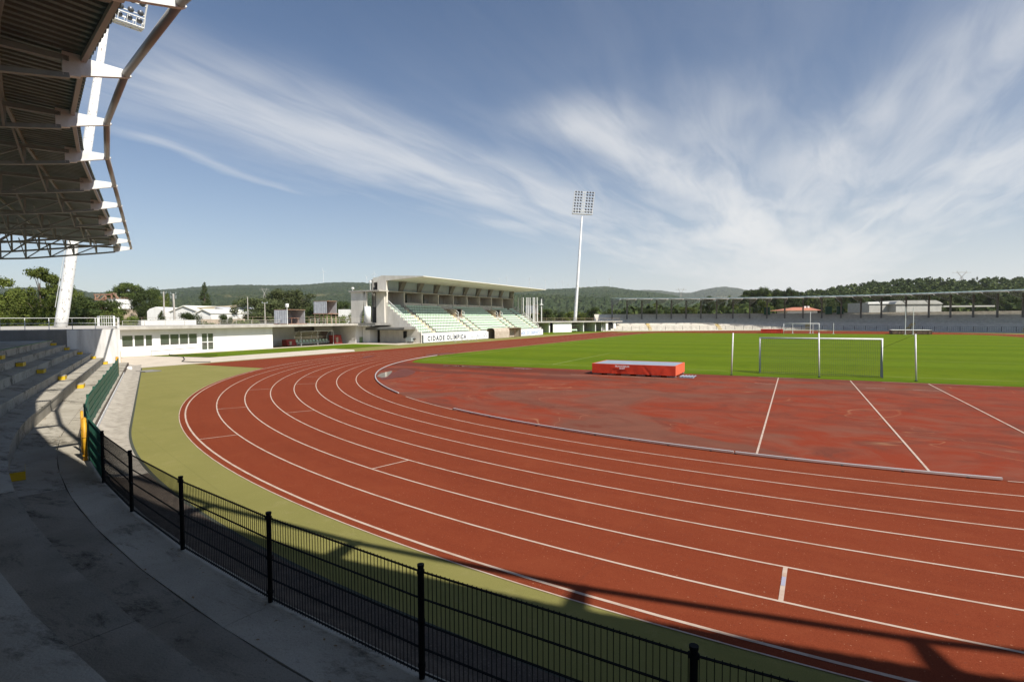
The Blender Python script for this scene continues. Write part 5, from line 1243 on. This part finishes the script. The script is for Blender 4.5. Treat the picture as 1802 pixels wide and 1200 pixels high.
T = [('ragged',-6,478,75,60,'dark tree cut by the left edge of the photo'),
 ('mass',12,506,84,56,'bushy tree at the far left behind the roof terrace'),
 ('mass',38,498,88,52,'bushy tree left of the tall ragged tree'),
 ('ragged',73,470,86,58,'tallest ragged tree rising against the sky left of the near mast'),
 ('mass',66,512,80,60,'dense tree below the tall ragged tree'),
 ('ragged',101,481,92,36,'narrow ragged tree directly left of the near mast'),
 ('mass',94,515,82,54,'dense tree just left of the base of the near mast'),
 ('mass',132,500,105,40,'tree right of the near mast against the sky'),
 ('darkmass',146,514,96,46,'dark round tree right of the near mast'),
 ('pine',178,519,92,60,'flat topped pine before the rusty concrete plant'),
 ('bush',187,536,86,56,'bright green domed shrub below the concrete plant'),
 ('bush',228,548,88,42,'pale green shrub under the white tank'),
 ('darkmass',150,536,84,60,'low dark tree between the near mast and the domed shrub'),
 ('pine',220,487,190,42,'wide pine standing above the concrete plant'),
 ('darkmass',251,501,150,34,'dark tree right of the white tank'),
 ('darkmass',276,501,160,34,'dark tree with a flat top left of the utility poles'),
 ('mass',292,511,150,30,'tree behind the two utility poles'),
 ('cone',285,544,100,26,'small conifer before the white sheds left of the leaning pole'),
 ('darkmass',336,545,98,36,'brownish dark tree before the white gabled shed'),
 ('cone',362,497,210,26,'tall dark conifer behind the white gabled shed'),
 ('darkmass',396,548,100,24,'small dark tree at the corner of the pale shed'),
 ('round',452,524,135,56,'rounded grey green tree left of the eucalyptus group'),
 ('round',437,540,125,50,'lower rounded tree at the left foot of the eucalyptus group'),
 ('round',492,508,140,42,'tallest eucalyptus of the group, at its left'),
 ('round',514,511,145,40,'eucalyptus in the middle of the group'),
 ('round',536,512,140,44,'eucalyptus at the right of the group behind the raised shelter'),
 ('round',478,528,125,52,'eucalyptus in front of the group behind the deck shelter'),
 ('darkmass',549,535,118,36,'dark tree low at the right of the eucalyptus group'),
 ('darkmass',410,528,170,40,'dark tree between the sheds and the eucalyptus group'),
 ('bush',560,560,112,34,'low bright shrub between the two camera shelters'),
 ('bush',585,552,118,30,'low bright shrub behind the raised shelter'),
 ('bush',603,549,116,40,'yellowish shrub right of the raised shelter'),
 ('cone',628,520,150,24,'dark conifer left of the concrete tower'),
 ('darkmass',604,528,190,38,'dark tree behind the small white house'),
 ('bush',634,556,115,30,'shrub at the foot of the dark conifer'),
 ('mass',580,535,230,42,'distant tree behind the raised shelter'),
 ('mass',20,548,82,70,'low leafy tree behind the railing at the far left'),
 ('mass',75,550,80,66,'low leafy tree behind the railing below the tall tree'),
 ('bush',258,556,95,36,'shrub before the round white tank'),
 ('bush',310,558,97,36,'shrub before the gabled shed'),
 ('bush',372,560,98,40,'shrub on the right of the brown dark tree'),
 ('bush',425,556,105,60,'wide shrub at the left foot of the eucalyptus group')]
for k in T:
    k = (k[0], k[1], k[2]-(3 if k[0] == 'round' else 0), k[3], k[4]*(1.35 if k[0] == 'round' else 1.12), k[5])
    tree(*k, GL, 0 if k[0] != 'bush' else 1.5)
for i, k in enumerate([('darkmass',958,545,230,34,'tree right of the flagpoles, first of the line'),('darkmass',985,548,235,30,'tree right of the flagpoles, second of the line'),('mass',1003,550,230,26,'tree directly left of the far mast'),
 ('darkmass',1043,543,215,32,'round dark tree just right of the far mast'),('darkmass',1070,546,215,34,'round dark tree left of the far roof end'),('mass',1024,552,235,26,'small tree right at the foot of the far mast')]): tree(*k, 'trees between the main stand and the far terrace')
GP = 'umbrella pines beyond the far terrace'
for i, (px, y, w) in enumerate(((1316,513,18),(1328,512,16),(1343,510,20),(1360,512,18),(1374,514,14),(1388,512,18),(1401,516,14))):
    tree('pine', px, y, 330, w*1.25, ['first','second','third','fourth','fifth','sixth','last'][i]+' umbrella pine from the left above the far roof', GP, 0, 'dark')
rnd = random.Random(5)
for i in range(36):
    px = 1110+i*19.7; y = rnd.uniform(541,548) if px < 1230 else rnd.uniform(524,533)
    if px < 1230: y = rnd.uniform(543,549)
    D = rnd.uniform(262,310); k = rnd.choice(['darkmass','mass','round','darkmass'])
    tree(k, px, y, D, rnd.uniform(26,40), 'tree seen under the far roof, number-less in a dense belt', 'tree belt behind the far terrace', 0, 'dark' if rnd.random() < .6 else None)
belt = [o for o in col.objects if o.get('group') == 'tree belt behind the far terrace']
def nth_(k):
    return '%d%s' % (k, 'th' if 10 < k % 100 < 14 else {1:'st',2:'nd',3:'rd'}.get(k % 10, 'th'))
for k, o in enumerate(belt): o['label'] = '%s tree from the left in the belt seen under the far roof' % nth_(k+1)
# far-off woods that read as one mass
def woods(name, fn, count, hgt, label_m, seed, leaf=.10, per=46):
    rs = np.random.RandomState(seed); V_ = []
    for i in range(count):
        px, D, z0, h = fn(rs); p = at(px, D, z0); w = h*rs.uniform(.28,.42)
        dv = rs.normal(size=(per,3)); dv /= np.linalg.norm(dv,axis=1)[:,None]; dv[:,2] = np.abs(dv[:,2])*1.0-.25
        c = np.array([p.x,p.y,z0+h*.55]); pos = c+dv*np.array([w,w,h*.45])*rs.uniform(.6,1.1,(per,1))
        nv = dv+rs.normal(size=(per,3))*.5; nv /= np.linalg.norm(nv,axis=1)[:,None]; a = np.cross(nv, rs.normal(size=(per,3))); a /= np.linalg.norm(a,axis=1)[:,None]; b_ = np.cross(nv,a); s = h*leaf*rs.uniform(.6,1.4,(per,1))
        V_.append(np.stack([pos-a*s,pos+b_*s,pos+a*s,pos-b_*s],1).reshape(-1,3))
    q = np.concatenate(V_); n = len(q)//4; me = bpy.data.meshes.new(name); me.vertices.add(len(q)); me.vertices.foreach_set('co', q.ravel().astype(np.float32)); me.loops.add(len(q)); me.loops.foreach_set('vertex_index', np.arange(len(q),dtype=np.int32)); me.polygons.add(n); me.polygons.foreach_set('loop_start', np.arange(0,len(q),4,dtype=np.int32)); me.polygons.foreach_set('loop_total', np.full(n,4,dtype=np.int32)); me.update(); me.materials.append(label_m)
    o = bpy.data.objects.new(name, me); col.objects.link(o); o['kind'] = 'stuff'; return o
prof3 = [(1330,548),(1400,532),(1440,524),(1500,517),(1545,511),(1590,508),(1640,507),(1675,510),(1700,511),(1740,508),(1800,507),(1880,505),(2060,500)]
def fhill(rs):
    px = rs.uniform(1380,2000); t = rs.uniform(0,1)**.8; D = 260+360*t; py = np.interp(px, [p[0] for p in prof3], [p[1] for p in prof3]); Hc = (HORZ(px)-py)/963.68*620
    return px, D, (CAM.z+Hc)*min(t,1)**1.25-1.5, rs.uniform(6,11)
woods('pine_wood', fhill, 1500, 8, LF['dark'], 3)
tree('round', 1712, 497, 560, 14, 'tall pointed tree on the crest of the wooded hill at the right', 'crest trees of the wooded hill', 28, 'dark')
tree('pine', 1660, 503, 540, 14, 'flat headed tree on the crest of the wooded hill, left of the pylon', 'crest trees of the wooded hill', 28, 'dark')
def fmid(rs):
    px = rs.uniform(-60,1330); D = rs.uniform(260,1150)**1.0; return px, D, max(0,(D-650)*.012), rs.uniform(5,11)
woods('valley_wood', fmid, 2600, 8, LF['pine'], 8, .12, 34)
def fmid2(rs):
    px = rs.uniform(1100,1850); D = rs.uniform(262,420); return px, D, 0, rs.uniform(7,12)
woods('far_belt_wood', fmid2, 500, 8, LF['dark'], 18, .12, 40)
# brown clearing on the valley side
b = MB(); pts = [at(1020,900,18),at(1070,900,20),at(1150,880,14),at(1130,800,10),at(1040,820,11)]
# ------------------------------------------------------------------ background buildings, poles, pylons, turbines
def pbox(b, pxa, pxb, D, z0, z1, depth, skew=0.0):
    a = at(pxa, D); c = at(pxb, D+skew); back = F0*depth
    return b.hexa([(a.x,a.y,z0),(c.x,c.y,z0),(c.x+back.x,c.y+back.y,z0),(a.x+back.x,a.y+back.y,z0),(a.x,a.y,z1),(c.x,c.y,z1),(c.x+back.x,c.y+back.y,z1),(a.x+back.x,a.y+back.y,z1)])
# concrete plant
e = empty('concrete_plant', at(205,150), 'white and rusty industrial plant with a hopper frame among the trees', 'building', None); D = 150
b = MB(); c = at(210,D+4); rr = 22/963.68*D
b.tube([(c.x,c.y,zat(210,536,D)),(c.x,c.y,zat(210,519,D))], rr, 12); b.build('tank', WALLW, e)
b = MB(); b.tube([(c.x,c.y,zat(210,527.3,D)),(c.x,c.y,zat(210,526.7,D))], rr+.05, 12); b.build('tank_seam', STEEL, e)
b = MB(); pbox(b,196,226,D+3,0,zat(210,537,D),4); fix(b.build('plinth', BEIGE, e))
b = MB(); pbox(b,177,188,D+1,0,zat(180,522,D),4); fix(b.build('rusty_hopper', RUST, e))
b = MB()
for (a_, y0_, c_, y1_) in ((168,511,196,511),(170,511,170,520),(172,520,180,511),(180,520,190,511),(188,512,188,521),(198,510,207,510),(199,510,198,519),(204,510,210,519),(196,512,203,509),(168,520,188,520)):
    p0 = at(a_,D,zat(a_,y0_,D)); p1 = at(c_,D,zat(c_,y1_,D)); b.bar(p0,p1,.35)
b.build('conveyor_frame', RUST, e)
b = MB()
for i in range(10): p0 = at(188+i*4.7,D+3,zat(190,519,D)); b.bar(p0, p0+Vector((0,0,.55)), .06)
p0 = at(188,D+3,zat(190,516,D)); p1 = at(231,D+3,zat(231,516,D)); b.bar(p0,p1,.06); b.build('tank_railing', RUST, e); local(e)
# round white store
e = empty('white_storage_hall', at(276,140), 'white shed with a curved roof between the dark trees', 'building', 'white industrial sheds beyond the deck'); D = 140
b = MB(); a_ = at(260,D); c_ = at(291,D); bk = F0*14
prof_ = [(0,0),(1,0),(1,.88),(.85,.97),(.5,1.04),(.15,.97),(0,.88)]; hh = zat(276,535.5,D)
b.extr(prof_, lambda u,v: (a_.x+(c_.x-a_.x)*u, a_.y+(c_.y-a_.y)*u, hh*v), lambda u,v: (a_.x+(c_.x-a_.x)*u+bk.x, a_.y+(c_.y-a_.y)*u+bk.y, hh*v)); fix(b.build('wall', WALLW, e)); local(e)
def gable(pxa,pxb,ypk,yev,D,depth,label,mroof,mwall=WALLW,pk=.5):
    e = empty('industrial_shed', at((pxa+pxb)/2,D), label, 'building', 'white industrial sheds beyond the deck'); a_ = at(pxa,D); c_ = at(pxb,D); bk = F0*depth-R0*depth*-.35
    ze = zat(pxa,yev,D); zp = zat(pxa,ypk,D); m = lambda u: (a_.x+(c_.x-a_.x)*u, a_.y+(c_.y-a_.y)*u)
    b = MB(); pr = [(0,0),(1,0),(1,ze),(pk,zp),(0,ze)]; b.extr(pr, lambda u,z: (*m(u),z), lambda u,z: (m(u)[0]+bk.x,m(u)[1]+bk.y,z)); fix(b.build('walls', mwall, e))
    b = MB(); o_ = -F0*.3
    for (u0,z0_,u1,z1_) in ((-.03,ze-.08,pk,zp+.05),(pk,zp+.05,1.03,ze-.08)):
        p = [(*m(u0),z0_),(*m(u1),z1_)]; q = [Vector(x)+o_ for x in p]+[Vector(x)+bk*1.03 for x in p[::-1]]; b.hexa([v+Vector((0,0,.03)) for v in q]+[v+Vector((0,0,.22)) for v in q])
    fix(b.build('roof', mroof, e)); b = MB(); pbox(b, pxa+(pxb-pxa)*.3, pxa+(pxb-pxa)*.5, D-.12, .0, ze*.7, .1); fix(b.build('door', STEEL, e)); local(e)
gable(300,350,533.5,543,125,10,'white gabled shed with an orange brown roof behind the brownish tree',ROOFW)
gable(345,372,540,546,118,9,'small white gabled shed in front of the long brown roof',ROOFW)
gable(372,414,536.5,545,128,12,'pale shed with a wide grey roof at the right of the group',SHEETG,WALLW,.25)
e = empty('long_shed', at(372,132), 'long low shed with a brown fibre cement roof', 'building', 'white industrial sheds beyond the deck'); D = 127
b = MB(); pbox(b,372,393,D,0,zat(372,544.5,D),8); fix(b.build('wall', WALLW, e)); b = MB(); a_ = at(346,D-.5); c_ = at(394,D-.5)
b.hexa([(a_.x,a_.y,zat(346,536,D)-.1),(c_.x,c_.y,zat(394,544.5,D)),(c_.x+F0.x*9,c_.y+F0.y*9,zat(372,535,D)+.6),(a_.x+F0.x*9,a_.y+F0.y*9,zat(346,535,D)+.1),(a_.x,a_.y,zat(346,536,D)+.05),(c_.x,c_.y,zat(394,544.5,D)+.15),(c_.x+F0.x*9,c_.y+F0.y*9,zat(372,535,D)+.75),(a_.x+F0.x*9,a_.y+F0.y*9,zat(346,535,D)+.25)]); fix(b.build('roof', FIBRO, e)); local(e)
b = MB(); pbox(b,596,620,170,0,zat(600,541.5,170),8); o = b.build('white_house', WALLW); o2 = o; fix(o); tag(o, 'small flat white house left of the dark conifer', 'house')
b = MB(); pbox(b,354,376,104,0,zat(360,556,104),3); o = fix(b.build('beige_gate_pillar', BEIGE)); tag(o, 'beige wall stub behind the deck railing, left of another', 'wall', 'beige wall stubs'); b = MB(); pbox(b,404,418,104,0,zat(410,556,104),3); o = fix(b.build('beige_gate_pillar', BEIGE)); tag(o, 'beige wall stub behind the deck railing at the right of the sheds', 'wall', 'beige wall stubs')
# houses and halls beyond the far terrace
e = empty('tiled_house', at(1413,222), 'house with an orange tiled roof seen under the far roof', 'house'); D = 222
b = MB(); pbox(b,1386,1438,D,0,zat(1413,552,D),9); fix(b.build('wall', WALLW, e)); b = MB(); a_ = at(1376,D-1); c_ = at(1446,D-1); r0_ = at(1396,D+5); r1_ = at(1424,D+5); zb_ = zat(1413,552,D); zt_ = zat(1413,546,D)
g0 = a_+F0*12; g1 = c_+F0*12
b.hexa([(a_.x,a_.y,zb_),(c_.x,c_.y,zb_),(g1.x,g1.y,zb_),(g0.x,g0.y,zb_),(r0_.x,r0_.y,zt_),(r1_.x,r1_.y,zt_),(r1_.x+F0.x,r1_.y+F0.y,zt_),(r0_.x+F0.x,r0_.y+F0.y,zt_)]); fix(b.build('roof', TILE, e))
for px_ in (1415,1421): b = MB(); pbox(b,px_,px_+3,D+4,zt_-1,zat(px_,544,D),1); fix(b.build('chimney', WALLW, e))
local(e)
e = empty('sports_hall', at(1595,265), 'pale sports hall with a long arched roof seen under the far roof', 'building'); D = 214
b = MB(); pbox(b,1576,1656,D,0,zat(1610,543,D),20); fix(b.build('wall', ROOFG, e)); b = MB(); a_ = at(1574,D-.5); c_ = at(1659,D-.5)
pr = [(0,.0),(1,.0),(1,.05),(.93,.6),(.85,1),(.12,1),(.04,.7),(0,.05)]; z0_ = zat(1610,543,D); z1_ = zat(1610,536.5,D)
b.extr(pr, lambda u,v: (a_.x+(c_.x-a_.x)*u, a_.y+(c_.y-a_.y)*u, z0_+.02+(z1_-z0_)*v), lambda u,v: (a_.x+(c_.x-a_.x)*u+F0.x*20, a_.y+(c_.y-a_.y)*u+F0.y*20, z0_+.02+(z1_-z0_)*v)); fix(b.build('roof', ROOFG, e))
b = MB(); pbox(b,1529,1574.5,D+4,0,zat(1550,539,D),14); fix(b.build('side_wing', ROOFG, e)); b = MB(); pbox(b,1527,1574.5,D+3.6,zat(1550,541.5,D)+.01,zat(1550,538,D),.35); fix(b.build('wing_fascia', WALLW, e))
b = MB(); pbox(b,1659.5,1750,D+2,zat(1700,548.5,D),zat(1700,546,D),8); fix(b.build('low_wing_roof', ROOFG, e)); local(e)
# utility poles
def pole(px, ytop, D, r, lean, label, arms):
    p = at(px, D, 0); q = at(px+lean, D, zat(px,ytop,D)); e = empty('utility_pole', p, label, 'pole', 'concrete utility poles beyond the deck'); b = MB(); b.tube([p,q], [r*1.4,r], 8); b.build('shaft', CONCL, e)
    for y in arms:
        a_ = at(px+lean-4.5, D, zat(px,y,D)); c_ = at(px+lean+4.5, D, zat(px,y,D)); b = MB(); b.bar(a_,c_,.12); b.tube([a_,a_+Vector((0,0,.3))],.09,6); b.tube([c_,c_+Vector((0,0,.3))],.09,6); b.build('cross_arm', STEEL, e)
    local(e)
pole(290,507,112,.13,0,'upright concrete utility pole left of the leaning one',[509.5])
pole(309,511,112,.18,-2,'slightly leaning concrete utility pole with several arms',[511,516,519])
pole(437,518,120,.08,0,'thin pale pole right of the pale shed',[])
pole(467,528,110,.08,0,'thin pole with a small arm before the eucalyptus group',[529])
# lattice pylons
def pylon(px, ytop, ybase, D, w, label):
    e = empty('electricity_pylon', at(px,D,zat(px,ybase,D)), label, 'pylon', 'lattice electricity pylons'); b = MB(); z0 = zat(px,ybase,D); z1 = zat(px,ytop,D); H = z1-z0; c = at(px,D); bw = w*.45; th = H*.012
    def q(x, y, z): return c+R0*x+F0*y+Vector((0,0,z0+z*H))
    for sx in (-1,1):
        for sy in (-1,1): b.bar(q(sx*bw*.5,sy*bw*.3,0), q(sx*bw*.12,sy*bw*.1,.55), th*1.5); b.bar(q(sx*bw*.12,sy*bw*.1,.55), q(sx*w*.42,sy*.2,.82), th*1.4)
        for i in range(5): t0, t1 = i*.11, (i+1)*.11; f_ = lambda t: bw*(.5-.69*t); b.bar(q(sx*f_(t0),0,t0), q(-sx*f_(t1),0,t1), th)
        b.bar(q(sx*w*.42,0,.82), q(sx*w*.5,0,1), th*1.3); b.bar(q(sx*w*.42,0,.82), q(sx*w,0,.86), th*1.2)
    b.build('lattice', GALV, e); b = MB(); b.bar(q(-w,0,.84), q(w,0,.84), th*1.7); b.bar(q(-w*.6,0,.88), q(w*.6,0,.88), th*1.3); b.build('cross_beam', GALV, e); local(e)
pylon(467,502,522,900,8,'electricity pylon before the wooded ridge at the left')
pylon(1198,510,530,900,9,'electricity pylon above the left part of the far roof')
pylon(1690,485,508,640,11,'electricity pylon on top of the wooded hill at the right')
# wind turbines
TW = mat('turbine_white', (.78,.78,.78), .5)
def turbine(px, yh, yb, label, a0, D=3450, rb=9):
    zb = zat(px,yb,D)-25; zh = zat(px,yh,D); p = at(px,D,zb); e = empty('wind_turbine', p, label, 'wind turbine', 'wind turbines along the ridge'); c = at(px,D,zh); k = D/963.68
    b = MB(); b.tube([p,c], [k*.45,k*.28], 8); b.build('tower', TW, e)
    b = MB(); b.bar(c-F0*k*.9, c+F0*k*.9, k*.6); b.build('nacelle', TW, e)
    for i in range(3):
        a = a0+i*2*pi/3; dv = R0*cos(a)+Vector((0,0,sin(a))); L_ = rb*k; o_ = c-F0*k*1.0; b = MB(); b.tube([o_, o_+dv*L_*.25, o_+dv*L_], [k*.22,k*.30,k*.07], 5); b.build('blade', TW, e)
    local(e)
nth = ['first','second','third','fourth','fifth','sixth','seventh','eighth','ninth','tenth','eleventh','twelfth','thirteenth']
for i, (px, yh, yb, a0, rb) in enumerate(((571,474.5,495,1.8,7),(647,485,496,.3,5),(660,479,497,1.55,7),(879,491,506,.1,4),(892.3,489,506,1.5,5),(932,491,509,1.0,6),(960,494,511,.2,4),(978.5,501,510,2.6,4),(990.8,496,510,1.57,4),(1000,501.5,510,1.6,3),(1050.5,496,507,1.57,3),(1073,493,506,1.2,4),(1029.5,502,508,.5,3))):
    turbine(px, yh, yb, nth[i]+' wind turbine from the left along the ridge' if i < 12 else 'faint small wind turbine just right of the far mast', a0, 3450, rb)
# ------------------------------------------------------------------ haze
HZ = bpy.data.materials.new('haze_air'); HZ.use_nodes = True; N = HZ.node_tree.nodes; N.clear(); o_ = N.new('ShaderNodeOutputMaterial'); v_ = N.new('ShaderNodeVolumePrincipled')
v_.inputs['Color'].default_value = (.95,.975,1.0,1); v_.inputs['Density'].default_value = .00006; v_.inputs['Anisotropy'].default_value = .2; HZ.node_tree.links.new(v_.outputs[0], o_.inputs['Volume'])
if True:
    b = MB(); b.box(-6600,5200,-300,6200,-8,420); o = b.build('haze', HZ); o['kind'] = 'stuff'; fix(o)
for o in col.objects:
    if o.type == 'MESH' and o.parent is None and not o.get('kind') and not o.get('label'): print('UNLABELLED', o.name)
